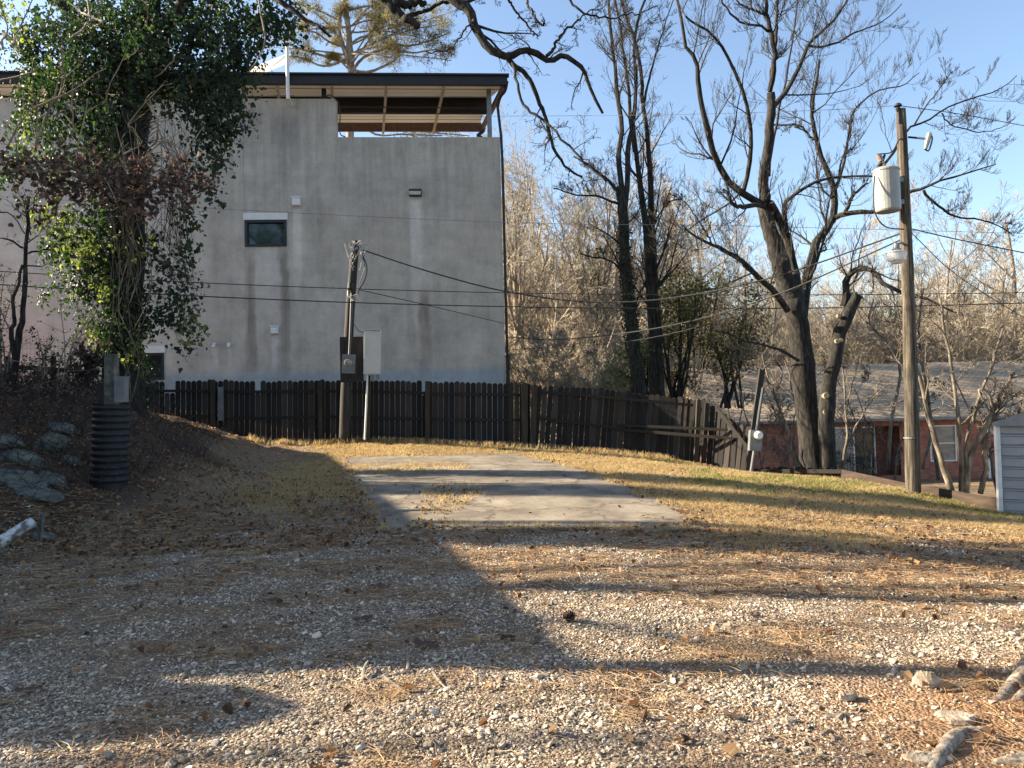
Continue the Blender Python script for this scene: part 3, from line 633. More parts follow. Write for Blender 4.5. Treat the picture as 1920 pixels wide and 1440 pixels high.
# ------------------------------------------------------------------ brick house
HD = 36.0
hm = P(1420, 860, HD); hz = hm[2]
house = empty('brick_house', (P(1420,860,HD)[0], HD, -2.6), 'low red brick house with grey shingle roof beyond the big bare tree', 'house')
hx0 = P(1330, 800, HD)[0]; hx1 = P(2150, 800, HD)[0]; ez = P(1600, 786, HD)[2]; fz = -2.8; 
recL = P(1641, 850, HD)[0]; recR = P(1688, 850, HD)[0]; dL = P(1562, 850, HD)[0]; dM = P(1602, 850, HD)[0]
dt = P(1600, 800, HD)[2]; db_ = P(1600, 893, HD)[2]
wL = P(1744, 840, HD)[0]; wR = P(1794, 840, HD)[0]; wt = P(1770, 797, HD)[2]; wb = P(1770, 865, HD)[2]
mb = MB()
wallgrid(mb, hx0, hx1, fz, ez, [(dL, db_, recR, dt), (wL, wb, wR, wt)], y=HD, dep=.1)
# porch recess: side walls, back
mb.add([[recR,HD,db_],[recR,HD+1.2,db_],[recR,HD+1.2,dt],[recR,HD,dt]], [[0,1,2,3]]); mb.add([[dL,HD+1.2,db_],[dL,HD,db_],[dL,HD,dt],[dL,HD+1.2,dt]], [[0,1,2,3]])
mb.add([[dL,HD+1.2,db_],[recR,HD+1.2,db_],[recR,HD+1.2,dt],[dL,HD+1.2,dt]], [[0,1,2,3]]); mb.add([[dL,HD,db_],[recR,HD,db_],[recR,HD+1.2,db_],[dL,HD+1.2,db_]], [[0,1,2,3]])
mb.add([[dL,HD+1.2,dt],[recR,HD+1.2,dt],[recR,HD,dt],[dL,HD,dt]], [[0,1,2,3]])
for q in ([[hx0,HD,fz],[hx0,HD+8,fz],[hx0,HD+8,ez],[hx0,HD,ez]], [[hx1,HD,fz],[hx1,HD+8,fz],[hx1,HD+8,ez],[hx1,HD,ez]], [[hx0,HD+8,fz],[hx1,HD+8,fz],[hx1,HD+8,ez],[hx0,HD+8,ez]]): mb.add(q, [[0,1,2,3]])
mb.build('wall', M['brick'], house)
rz_ = P(1700, 681, HD+4)[2]; mb = MB(); ov = .45; rx0 = hx0 - .5; rx1 = hx1 + .5
e0 = ez + .02
mb.add([[rx0,HD-ov,e0],[rx1,HD-ov,e0],[rx1,HD+4,rz_],[rx0,HD+4,rz_],[rx0,HD+8+ov,e0],[rx1,HD+8+ov,e0],[rx0,HD-ov,e0-.08],[rx1,HD-ov,e0-.08],[rx1,HD+8+ov,e0-.08],[rx0,HD+8+ov,e0-.08]],
   [[0,1,2,3],[3,2,5,4],[6,9,8,7]]); mb.add([[rx0,HD-ov,e0],[rx0,HD+4,rz_],[rx0,HD+8+ov,e0]], [[0,1,2]])
rf = mb.build('roof', M['shingle'], house)
MB().box(((rx0+rx1)/2, HD-ov-.05, e0-.06), (rx1-rx0, .1, .13)).build('gutter', M['box_grey'], house)
g_ = MB().box(((dL+dM)/2, HD+.08, (dt+db_)/2), (dM-dL-.08, .03, dt-db_-.06)).build('glass_door', M['glass_pale'], house)
MB().box((dM, HD+.05, (dt+db_)/2), (.07, .08, dt-db_)).box((dL+.04, HD+.05, (dt+db_)/2), (.08, .08, dt-db_)).box(((dL+recL)/2, HD+.05, dt-.04), (recL-dL, .08, .08)).build('frame', M['trim_white'], g_)
c2 = MB()
for cx_ in (.33, .68):
    for r_2 in (.14, .28):
        xx = dL + (dM-dL)*cx_; c2.tube([(xx + r_2*math.cos(a_), HD+.055, dt-.55 + r_2*1.3*math.sin(a_)) for a_ in np.linspace(0, np.pi, 9)], .018, 5)
c2.build('curtain', M['trim_white'], g_)
MB().box(((dM+recL)/2, HD+.1, (dt+db_)/2), (recL-dM-.06, .03, dt-db_-.05)).build('screen_door', M['glass'], house)
MB().box((recL, HD+.05, (dt+db_)/2), (.06, .1, dt-db_)).build('door_post', M['box_pale'], house)
rl = MB(); 
for xx in np.arange(dL-.05, recR, .13): rl.box((xx, HD-.1, db_+.42), (.018, .018, .86))
rl.box(((dL+recR)/2, HD-.1, db_+.86), (recR-dL, .03, .03)).box(((dL+recR)/2, HD-.1, db_+.72), (recR-dL, .025, .025)).build('railing', M['iron'], house)
wn_ = MB(); zc = (wt+wb)/2
for c_, s_ in ((((wL+wR)/2, HD+.03, wt-.03), (wR-wL, .08, .06)), (((wL+wR)/2, HD+.03, wb+.03), (wR-wL, .08, .06)), (((wL+wR)/2, HD+.03, zc), (wR-wL-.1, .07, .05)), ((wL+.03, HD+.03, zc), (.06, .08, wt-wb-.12)), ((wR-.03, HD+.03, zc), (.06, .08, wt-wb-.12))): wn_.box(c_, s_)
wo = wn_.build('window', M['trim_white'], house)
MB().box(((wL+wR)/2, HD+.06, zc), (wR-wL-.1, .01, wt-wb-.1)).build('pane', M['glass_pale'], wo)
xx = P(1852, 850, HD)[0]; MB().box((xx, HD-.06, (ez+fz)/2), (.1, .09, ez-fz)).build('downpipe', M['trim_white'], house)

# ------------------------------------------------------------------ metal shed at the right edge
sc_ = P(1876, 962, 13.6); st_ = P(1871, 792, 13.6); dr = norm(A([.80, -.60, 0])); pr = A([.60, .80, 0])
shed = empty('metal_shed', sc_, 'pale ribbed metal garden shed cut off by the right edge of the photo', 'shed')
L_ = 3.2; Dp = 2.6; z0 = sc_[2] - .5; z1 = st_[2]; c0 = A([sc_[0], sc_[1], 0])
ribs = []; nr = 11; rows = []
for i in range(nr):
    zb_ = z0 + (z1-z0)*i/nr; zt_ = z0 + (z1-z0)*(i+1)/nr; s_ = zt_-zb_
    rows += [(zb_, 0), (zb_+s_*.70, 0), (zb_+s_*.76, .02), (zb_+s_*.86, .02), (zb_+s_*.90, -.006), (zb_+s_*.96, .012)]
rows.append((z1, 0)); mb = MB()
def shedwall(a, u, n_, L):
    V = []
    for z, o in rows: V += [a + n_*o + A([0,0,z]), a + u*L + n_*o + A([0,0,z])]
    mb.add(V, [[2*i, 2*i+1, 2*i+3, 2*i+2] for i in range(len(rows)-1)])
shedwall(c0, dr, A([-.6,-.8,0]), L_); shedwall(c0, pr, A([-.8,.6,0]), Dp); shedwall(c0+dr*L_, pr, A([.8,-.6,0]), Dp); shedwall(c0+pr*Dp, dr, A([.6,.8,0]), L_)
m, nt, b = newmat('shed_metal'); tc = nd(nt, 'ShaderNodeTexCoord')
nt.links.new(ramp(nt, noise(nt, tc.outputs['Object'], 1.5, 5), [(.3, (.20,.215,.235)), (.7, (.28,.29,.305))]), b.inputs['Base Color']); b.inputs['Roughness'].default_value = .5; b.inputs['Metallic'].default_value = .25
mb.build('wall', m, shed)
mb = MB(); a = c0 + A([0,0,z1]) - dr*.06 - pr*.1; e = c0 + pr*(Dp+.1) + A([0,0,z1]) - dr*.06; md = (a+e)/2
r0, r1 = c0 + dr*L_/2 + A([0,0,z1+.62]) - pr*.1, c0 + dr*L_/2 + pr*(Dp+.1) + A([0,0,z1+.62])
a2 = a + dr*(L_+.12); e2 = e + dr*(L_+.12)
mb.add([a, r0, r1, e, a2, e2], [[0,1,2,3],[1,4,5,2]]); mb.add([a+A([0,0,-.06]), r0+A([0,0,-.06]), a2+A([0,0,-.06])], [[0,2,1]]); mb.add([a, a-A([0,0,.06]), r0-A([0,0,.06]), r0, a2, a2-A([0,0,.06])], [[0,1,2,3],[3,2,5,4]])
mb.build('roof', M['box_grey'], shed)
mb = MB(); mb.add([c0+A([0,0,z1]), c0+dr*L_+A([0,0,z1]), c0+dr*L_/2+A([0,0,z1+.56])], [[0,1,2]]); mb.build('gable', M['box_pale'], shed)
MB().box(c0 + A([-.01,-.01,(z0+z1)/2]), (.07,.07,z1-z0)).build('corner_trim', M['white'], shed)

# ------------------------------------------------------------------ poles
def upole():
    b = P(1712, 928, 14.8); t = P(1689, 205, 14.8); root = empty('utility_pole', b, 'tall wooden utility pole carrying a grey transformer can and a lamp', 'utility pole')
    mb = MB(); n = 24; pts = spline([b - A([0,0,.3]), b + (t-b)*.35 + A([.03,0,0]), b + (t-b)*.7 + A([.02,0,0]), t], n); mb.tube(pts, np.linspace(.142, .088, n), 14, jit=.05)
    mb.build('pole', M['pole'], root, smooth=True)
    # transformer
    c = P(1665, 397, 14.6); tp = P(1661, 320, 14.6); ax = norm(tp-c); L = np.linalg.norm(tp-c); r = .232
    tr = MB().lathe(c, [(0,0),(r*.93,.0),(r,.03),(r,L-.02),(r*1.05,L-.02),(r*1.05,L+.012),(r*.8,L+.05),(r*.3,L+.07),(0,L+.07)], 28, ax).build('transformer', M['trafo'], root, smooth=False)
    bu = tp + ax*.06
    MB().lathe(bu + A([-.02,0,0]), [(.0,0),(.06,0),(.04,.03),(.06,.05),(.04,.08),(.055,.1),(.035,.12),(.05,.15),(.05,.28),(0,.28)], 14, (-.45,0,1)).build('bushing', M['copper'], tr)
    MB().lathe(bu + A([-.15,0,-.02]), [(0,0),(.035,0),(.05,.04),(.035,.08),(.045,.12),(.02,.3),(0,.3)], 12, (.55,0,1)).build('bushing', M['black'], tr)
    for f_ in (.25, .8):
        q = c + ax*L*f_; MB().beam(q + A([.15,.05,0]), q + A([.40,.15,.02]), .06, .09).build('bracket', M['box_grey'], tr)
    MB().tube(spline([P(1640,330,14.5), P(1638,365,14.4), P(1641,400,14.4), P(1660,425,14.5), P(1695,430,14.7)], 16), .012, 6).build('lead_wire', M['wire'], tr)
    MB().tube(spline([bu+A([-.15,0,.26]), P(1672,285,14.6), P(1686,262,14.7), P(1700,258,14.8)], 12), .012, 6).build('lead_wire', M['wire'], tr)
    # pole top insulator
    q = P(1684, 207, 14.75); ins = MB().lathe(q - A([0,0,.02]), [(0,0),(.03,0),(.05,.05),(.03,.08),(.075,.1),(.06,.14),(.03,.16),(0,.17)], 14)
    ins.box(q + A([.02,0,-.12]), (.05,.06,.28)).build('insulator', M['black'], root)
    # cut-out fuse on its arm
    q0 = P(1703, 257, 14.8); q1 = P(1733, 260, 14.6); fu = MB(); fu.tube([q0, q1], .02, 6)
    cu = fu.build('fuse_arm', M['black'], root)
    a, b2 = P(1743, 250, 14.6), P(1735, 280, 14.6)
    MB().tube([a, (a+b2)/2, b2], [.045, .05, .03], 10).build('fuse_cutout', M['trafo'], cu)
    MB().tube(spline([a + A([0,0,.02]), P(1748,258,14.6), P(1746,270,14.6), P(1741,283,14.6), b2], 10), .014, 6).build('fuse_tube', M['wire'], cu)
    # area lamp
    a = P(1700, 462, 14.8); q = P(1681, 470, 14.3)
    la = MB().tube(spline([a, P(1690,455,14.6), P(1681,462,14.3)], 8), .025, 8).lathe(q, [(0,.15),(.05,.14),(.06,.04),(.09,.02),(.06,-.0)], 16)
    la = la.build('lamp', M['box_grey'], root, smooth=False)
    MB().lathe(q, [(.05,.01),(.17,-.02),(.19,-.04),(.175,-.05),(.15,-.18),(.09,-.24),(.0,-.25)], 22).build('lamp_shade', M['white'], la)
    MB().lathe(P(1708, 822, 14.8), [(.131,0),(.134,.0),(.134,.025),(.13,.025)], 16).build('band', M['box_grey'], root)
upole()
def mpole():
    b = P(645, 826, 20.4); t = P(667, 452, 20.4); root = empty('meter_pole', b, 'leaning dark wooden pole with meter box and breaker panel in front of the grey building', 'utility pole')
    mb = MB(); n = 16; pts = spline([b - A([0,0,.2]), P(650,700,20.4), P(658,560,20.4), t], n); mb.tube(pts, np.linspace(.15, .10, n), 12, jit=.06)
    mb.build('pole', M['pole_dark'], root, smooth=True)
    a, c = P(637, 632, 20.25), P(682, 716, 20.25); bo = MB().box((a+c)/2, (c[0]-a[0], .03, a[2]-c[2]))
    bo = bo.build('backboard', M['pole_dark'], root)
    for (x0, y0, x1, y1, mt, nm, dd) in ((642,665,666,700,'box_grey','meter_box',20.1),(682,621,714,701,'panel','breaker_panel',20.1)):
        a, c = P(x0,y0,dd), P(x1,y1,dd); k = .14
        R = Matrix.Rotation(rad(3 if nm=='meter_box' else 2), 3, 'Y')
        pn = MB().box((a+c)/2, (abs(c[0]-a[0]), k, a[2]-c[2]), R=R); 
        if nm == 'breaker_panel': pn.box((a+c)/2 + A([0,-k/2-.008,-.01]), (abs(c[0]-a[0])-.05, .014, a[2]-c[2]-.08), R=R); pn.box((a+c)/2 + A([0,0,(a[2]-c[2])/2+.02]), (abs(c[0]-a[0])+.04, k+.06, .02), R=R)
        pn = pn.build(nm, M[mt], root)
        if nm == 'meter_box': MB().lathe((a+c)/2 + A([0,-k/2+.005,.03]), [(.105,0),(.105,.02),(.085,.03),(.08,.06),(0,.07)], 22, (0,-1,0)).build('meter_dial', M['glass_pale'], pn)
    MB().tube(spline([P(655,668,20.2), P(658,600,20.2), P(660,545,20.2)], 8), .035, 8).build('conduit', M['conduit'], root)
    MB().tube(spline([P(663,556,20.2), P(660,543,20.15), P(657,533,20.1), P(656,542,20.0)], 8), [.045,.05,.055,.06,.065,.07,.07,.06], 10).build('weatherhead', M['black'], root)
    MB().tube([P(689,701,20.15), P(687,760,20.15), P(684,824,20.15)], .027, 10).build('conduit', M['white'], root)
    MB().beam(P(692,704,20.3), P(690,826,20.3), .09, .05, up=(0,1,0)).build('stake', M['post'], root)
    MB().box(P(698,709,20.15), (.09,.1,.16)).box(P(708,707,20.15), (.09,.1,.13)).build('junction_box', M['box_grey'], root)
    fr = MB(); r3 = np.random.default_rng(8)
    for i in range(12):
        p = P(666 + r3.normal(0,3), 456 + r3.random()*6, 20.25); x = 666 + r3.normal(3, 8); L = 10 + r3.random()*45
        fr.tube(spline([p, P(x + r3.normal(0,5), 450 + r3.random()*14, 20.2), P(x + r3.normal(0,4), 462 + L*.5, 20.15), P(x + r3.normal(0,5), 462 + L, 20.2)], 10), .008, 4)
    fr.build('frayed_wires', M['pvc'], root); fr = MB()
    for i in range(4): fr.tube(spline([P(652,545,20.1), P(653+i*2,556+i*2,20.05), P(668,552+i*3,20.0), P(674,545,20.1)], 10), .010, 5)
    fr.build('frayed_wires', M['pvc'], root)
    lw = MB(); lw.tube(spline([P(676,470,20.2), P(688,500,20.1), P(684,525,20.1), P(672,545,20.2)], 14), .014, 5); lw.tube(spline([P(676,470,20.2), P(684,497,20.1), P(678,520,20.1), P(669,545,20.2)], 14), .012, 5)
    lw.build('loose_cable', M['wire'], root); MB().tube(spline([P(664,608,20.2), P(672,620,20.2), P(684,624,20.2)], 8), .01, 5).build('loose_cable', M['wire'], root)
mpole()
def mpost():
    b = P(1407, 887, 18.3); root = empty('meter_post', b, 'short leaning dark post with a grey electric meter box and round white dial', 'meter post')
    MB().beam(P(1400,896,18.5), P(1429,692,18.5), .13, .09, up=(0,1,0)).build('post', M['pole_dark'], root)
    MB().tube([P(1419,806,18.35), P(1424,770,18.35), P(1431,727,18.35)], .035, 8).build('conduit', M['conduit'], root)
    MB().tube([P(1407,890,18.3), P(1414,845,18.3)], .032, 8).build('conduit', M['box_grey'], root)
    a, c = P(1404,807,18.2), P(1428,845,18.2); R = Matrix.Rotation(rad(5), 3, 'Y')
    bx = MB().box((a+c)/2, (c[0]-a[0], .16, a[2]-c[2]), R=R).box((a+c)/2 + A([.02,-.085,-.1]), (.2, .014, .22), R=R).build('meter_box', M['box_grey'], root)
    MB().lathe(P(1422,816,18.1)+A([0,.02,0]), [(.1,0),(.1,.04),(.085,.05),(.085,.1),(.06,.12),(0,.125)], 22, (0,-1,0)).build('meter_dial', M['white'], bx)
    lw = MB()
    for i in range(3): lw.tube(spline([P(1429,694,18.4), P(1450,682-i*4,18.3), P(1466,694,18.3), P(1462,712+i*5,18.3), P(1446,722,18.4), P(1436,712-i*4,18.4)], 16), .010, 5)
    lw.build('loose_cable', M['wire'], root)
mpost()

# ------------------------------------------------------------------ trees
def perp(T, g=None):
    g = g or rng
    r = g.normal(size=T.shape); r -= (r * T).sum(-1, keepdims=True) * T; return norm(r)
def grow(Pt, R, per, ln, ang, trop=.2, jit=.12, t0=.25, n=5, rr=.5, abslen=False, g=None, tip=.25, flat=1.0):
    """children of every branch in Pt (B,n,3)"""
    g = g or rng
    B, m = Pt.shape[:2]; t = g.random((B, per)) * (1 - t0) * .97 + t0
    x = t * (m - 1); i = np.minimum(x.astype(int), m - 2); u = (x - i)[..., None]; bi = np.arange(B)[:, None]
    base = Pt[bi, i] * (1 - u) + Pt[bi, i+1] * u; T = norm(Pt[bi, i+1] - Pt[bi, i])
    r0 = (R[bi, i] * (1 - u[..., 0]) + R[bi, i+1] * u[..., 0])
    Lp = np.linalg.norm(np.diff(Pt, axis=1), axis=-1).sum(1)[:, None] if not abslen else 1.0
    L = Lp * ln * (1 - .45 * t) * (.55 + .75 * g.random((B, per)))
    a = np.radians(ang) * (.7 + .6 * g.random((B, per)))[..., None]
    D = norm(T * np.cos(a) + perp(T, g) * np.sin(a)); D[..., 2] *= flat; D = norm(D)
    out = np.zeros((B, per, n, 3)); out[..., 0, :] = base; up = A([0, 0, 1.0])
    for k in range(1, n):
        D = norm(D + g.normal(size=D.shape) * jit + up * trop / (n - 1))
        out[..., k, :] = out[..., k-1, :] + D * (L / (n - 1))[..., None]
    rad_ = np.minimum(r0 * rr, L * .022 + .002)[..., None] * np.linspace(1, tip, n)
    return out.reshape(-1, n, 3), rad_.reshape(-1, n)
def limbs(mb, defs, d0, k=8, n=14, r_scale=1.0, wig=.25, jit=.12, seed=1):
    """defs: list of ([(px,py[,dd])...], w0, w1) widths in photo pixels. returns list of polylines"""
    g = np.random.default_rng(seed); outP = []; outR = []
    for pts, w0, w1 in defs:
        off = 0; q = []
        for j, p in enumerate(pts):
            dd = p[2] if len(p) > 2 else 0.0
            q.append(P(p[0], p[1], d0 + dd))
        s = spline(q, n); s[1:] += (np.cumsum(g.normal(0, .009, (n-1, 3)), 0) * [1, 3, 1] + g.normal(0, .008, (n-1, 3)))
        R = np.linspace(w0, w1, n) / F * d0 / 2; R = R * (1 + .1 * (g.random(n) - .5))
        mb.tube(s, R, k, jit=jit); outP.append(s); outR.append(R)
    return np.stack(outP), np.stack(outR)
def twigs(mb, Pt, R, spec, g, rmin=.0035):
    """spec: list of dict per level; adds all to mb, returns all tips"""
    cur, cr = Pt, R; alls = []
    for sp in spec:
        kk = sp.pop('k', 3); cur, cr = grow(cur, cr, g=g, **sp); sp['k'] = kk
        v, f = tubes(cur, np.maximum(cr, rmin), kk); mb.add(v, f); alls.append(cur)
        
    return alls

# --- big bare tree on the right
def big_tree():
    D0 = 19.0; base = P(1535, 890, D0); root = empty('bare_tree', base, 'big dark forked bare tree with cut stubs in front of the brick house', 'tree')
    D0_ = D0; tr = MB()
    T1 = [([(1532,915),(1528,890),(1526,860),(1520,790),(1512,720),(1504,650),(1494,600),(1484,565)], 50, 36), 
          ([(1484,566),(1476,534),(1459,478),(1442,427),(1434,380)], 38, 25),
          ([(1434,384),(1435,325),(1442,265),(1444,205),(1443,168)], 20, 15)]
    limbs(tr, T1, D0_, k=14, n=18, wig=.1, jit=.12)
    T2 = [([(1553,905,-.4),(1551,860,-.4),(1548,793,-.4),(1550,727,-.3),(1561,665,-.3),(1572,617,-.3),(1588,580,-.3),(1600,552,-.3)], 31, 20)]
    limbs(tr, T2, D0_, k=14, n=18, jit=.16, seed=4)
    tr.build('trunk', M['bark'], root, smooth=True)
    for px, py, r in ((1600,552,.125),(1573,592,.045),(1570,640,.06),(1577,638,.05),(1549,742,.075),(1548,773,.065)):
        q = P(px, py, D0-.55 if py > 560 else D0-.3); ax = (-.1, -1, .15) if py > 560 else (.15, -.25, 1)
        MB().lathe(q, [(r*1.1,-.08),(r,.02),(r*.9,.035),(0,.035)], 14, ax).build('cut_stub', M['cut_wood'], root)
    limb = [
     ([(1443,170),(1450,107,-.3),(1441,64,-.5),(1433,26,-.6),(1437,-25,-.7)], 12, 8), ([(1444,171),(1450,107),(1453,43,.2),(1455,-25,.3)], 10, 6),
     ([(1447,205),(1476,167,.4),(1497,124,.7),(1514,85,.9),(1544,55,1.2),(1574,21,1.3),(1592,-15,1.3)], 12, 4),
     ([(1514,85,.9),(1540,88,1.2),(1570,83,1.5),(1612,60,1.8),(1655,43,2),(1689,9,2.2)], 7, 2),
     ([(1434,386),(1399,367,-.5),(1365,342,-.9),(1343,299,-1.2),(1328,256,-1.4),(1318,205,-1.5),(1311,154,-1.6),(1307,115,-1.7),(1288,90,-1.8),(1279,34,-1.8),(1271,-10,-1.8)], 17, 5),
     ([(1393,362,-.6),(1407,299,-1),(1405,239,-1.3),(1395,188,-1.5),(1365,124,-1.7),(1339,81,-1.9),(1305,55,-2),(1280,36,-2.2)], 10, 4),
     ([(1436,386),(1416,384,-.6),(1390,388,-1),(1373,384,-1.2),(1357,357,-1.3)], 12, 7),
     ([(1500,590),(1495,560),(1486,512,.4),(1471,448,.5),(1454,410,.3),(1438,386,.1)], 26, 17),
     ([(1503,600),(1508,555,.4),(1516,504,.7),(1531,448,1),(1557,418,1.1),(1565,384,1.2),(1564,346,1.2),(1548,307,1.2),(1531,256,1.1),(1524,205,1),(1531,158,1),(1540,107,1)], 25, 5),
     ([(1560,416,1.1),(1574,404,1),(1612,399,.6),(1651,395,.4),(1698,365,.2),(1732,357,0),(1766,342,-.2),(1817,329,-.4),(1869,312,-.6)], 14, 2),
     ([(1732,357,0),(1758,384,0),(1800,406,0),(1852,412,0),(1905,440,0)], 7, 2),
     ([(1583,400,.9),(1604,363,.7),(1634,342,.5)], 9, 5), ([(1476,440,.5),(1474,390,.4),(1484,372,.4),(1510,350,.3),(1544,333,.1),(1595,327,0),(1640,328,-.2)], 11, 4),
     ([(1568,352,1.2),(1587,290,1.4),(1597,231,1.6),(1612,196,1.7),(1651,162,1.9),(1698,154,2),(1726,130,2)], 7, 2),
     ([(1640,325,1),(1672,292,1.2),(1692,262,1.3),(1708,238,1.4),(1740,226,1.5),(1770,205,1.6),(1809,188,1.7),(1860,175,1.8),(1890,162,1.9),(1919,138,2)], 7, 2),
     ([(1715,233,1.5),(1740,196,1.5),(1766,158,1.5),(1785,130,1.5)], 4, 1.5), ([(1766,212,1.6),(1790,238,1.6),(1843,252,1.6),(1881,239,1.6)], 4, 1.5),
     ([(1476,582,-.3),(1442,538,-.8),(1416,512,-1.1),(1382,482,-1.4),(1352,465,-1.6),(1331,457,-1.8),(1301,444,-2),(1279,424,-2)], 15, 3),
     ([(1334,458,-1.8),(1318,427,-2),(1296,392,-2),(1270,365,-2)], 4, 1.5),
     ([(1497,676,-.3),(1467,660,-.8),(1440,647,-1.2),(1407,640,-1.6),(1370,627,-1.8),(1340,622,-2)], 7, 2),
     ([(1582,575,-.35),(1586,550,-.4),(1587,529,-.4),(1600,508,-.6),(1621,502,-.9),(1638,508,-1.1),(1655,529,-1.3),(1685,544,-1.5),(1719,553,-1.6),(1758,564,-1.8),(1800,585,-2)], 17, 4),
     ([(1442,330),(1455,240,.3),(1475,150,.6),(1490,60,.8),(1500,-15,1)], 6, 3), ([(1525,262,1),(1500,240,1.2),(1452,232,1.4)], 6, 5),
     ([(1565,360,1.2),(1578,300,1.3),(1590,250,1.4),(1592,215,1.4)], 5, 2), ([(1440,30,-.6),(1415,20,-.7),(1390,5,-.8),(1375,-15,-.8)], 6, 3), ([(1443,60,-.5),(1420,50,-.8),(1380,40,-1),(1350,10,-1.2),(1340,-15,-1.2)], 6, 3)]
    cr = MB(); Pt, R = limbs(cr, [(a_, b_*.84, c_*.8) for a_, b_, c_ in limb], D0_, k=8, n=16, seed=3)
    g = np.random.default_rng(21)
    twigs(cr, Pt, R, [dict(per=9, ln=.42, ang=50, trop=.7, jit=.16, t0=.12, n=7, rr=.34, k=4), dict(per=9, ln=.5, ang=44, trop=.9, jit=.15, t0=.1, n=5, k=3),
                      dict(per=8, ln=.45, ang=36, trop=1.2, jit=.12, t0=.15, n=4, k=3)], g, .0034)
    cr.build('crown', M['bark'], root)
big_tree()

# --- two slender trees behind the sagging fence
def slim_trees():
    D0 = 25.0
    def mk(label, trunks, limb, ivy, seed, dd=0):
        b = P(trunks[0][0][0][0], 800, D0 + dd); b = A([b[0], b[1], g1(b[0], b[1])])
        root = empty('bare_tree', b, label, 'tree', 'slender bare trees behind the sagging fence')
        t = MB(); t0 = trunks[0][0][0]; tt = [([(t0[0], 860)] + trunks[0][0], trunks[0][1], trunks[0][2])] + trunks[1:]
        Pt, R = limbs(t, tt, D0 + dd, k=10, n=18, seed=seed); t.build('trunk', M['bark'], root, smooth=True)
        c = MB(); Pl, Rl = limbs(c, limb, D0 + dd, k=6, n=18, seed=seed+1)
        g = np.random.default_rng(seed); Pa = np.concatenate([Pt[:, 5:], Pl[:, 5:]]); Ra = np.concatenate([R[:, 5:], Rl[:, 5:]])
        twigs(c, Pa, Ra, [dict(per=16, ln=.34, ang=45, trop=.6, jit=.1, t0=.1, n=6, rr=.32, k=4), dict(per=8, ln=.5, ang=42, trop=.5, jit=.12, n=5), dict(per=6, ln=.5, ang=40, trop=.5, jit=.12, n=4)], g, .0042)
        c.build('crown', M['bark'], root)
        if ivy:
            lf = MB(); n = 1500; k = g.integers(0, 12, n); ce = Pt[0, k] + (Pt[0, k+1] - Pt[0, k]) * g.random((n, 1)); a = g.random(n) * 2*np.pi
            rr_ = R[0, k] * 1.05 + g.random(n) * .10; ce += np.stack([np.cos(a)*rr_, np.sin(a)*rr_, g.normal(0, .05, n)], 1)
            leaves(lf, ce, np.stack([np.cos(a), np.sin(a), 0*a+.2], 1), g.random(n)*.05 + .05, g); lf.build('ivy', M['ivy'], root)
    mk('slender bare tree with ivy up its trunk, left of the pair behind the sagging fence', [([(1198,745),(1190,640),(1183,580),(1177,512),(1173,427),(1170,384),(1166,350)], 27, 17)],
       [([(1168,384),(1164,342),(1158,290),(1164,239),(1155,171),(1149,120),(1143,64),(1138,-15)], 12, 5), ([(1171,392),(1177,345),(1177,282),(1184,240),(1190,200),(1192,150),(1187,90),(1196,30),(1215,-20)], 12, 4),
        ([(1166,385),(1150,380),(1120,368),(1080,366),(1040,355)], 6, 2), ([(1180,540),(1160,500),(1140,485),(1110,480),(1085,475)], 5, 2), ([(1168,372),(1140,340),(1110,318),(1085,300)], 7, 3)], True, 31)
    mk('slender bare double-stemmed tree right of the ivy-clad one behind the sagging fence', [([(1226,745),(1223,640),(1221,598),(1215,512),(1209,427),(1200,363),(1192,300),(1182,230)], 20, 8), ([(1243,860),(1240,745),(1231,598),(1228,512),(1224,427),(1221,342),(1215,256),(1205,192)], 17, 8)],
       [([(1190,285),(1182,230),(1179,179),(1170,120),(1160,60),(1150,-15)], 8, 4), ([(1205,192),(1201,128),(1187,68),(1168,17),(1160,-20)], 8, 4), ([(1206,200),(1222,128),(1240,70),(1262,0)], 5, 2), ([(1222,430),(1240,400),(1262,380),(1285,372)], 4, 2)], False, 37, .8)

def leaves(mb, ce, nrm, size, g, tipdown=.8, kind='leaf', curl=.3):
    """two folded quads per leaf; tip mostly hanging"""
    n = len(ce); nrm = norm(nrm + g.normal(0, .55, (n, 3))); tip = norm(A([0, 0, -tipdown]) + g.normal(0, .55, (n, 3)))
    tip = norm(tip - nrm * (tip * nrm).sum(1, keepdims=True)); sd = np.cross(tip, nrm); s = size[:, None]
    sh = [(0,0,0), (.42,.22,curl*.3), (.26,.62,curl*.4), (0,1,-curl*.2), (-.26,.62,curl*.4), (-.42,.22,curl*.3)]
    V = np.stack([ce + (sd*a + tip*(b_-.4) + nrm*c_) * s for a, b_, c_ in sh], 1); o = np.arange(n)[:, None] * 6
    mb.add(V.reshape(-1, 3), np.concatenate([o + [0,1,2,3], o + [0,3,4,5]]))
slim_trees()

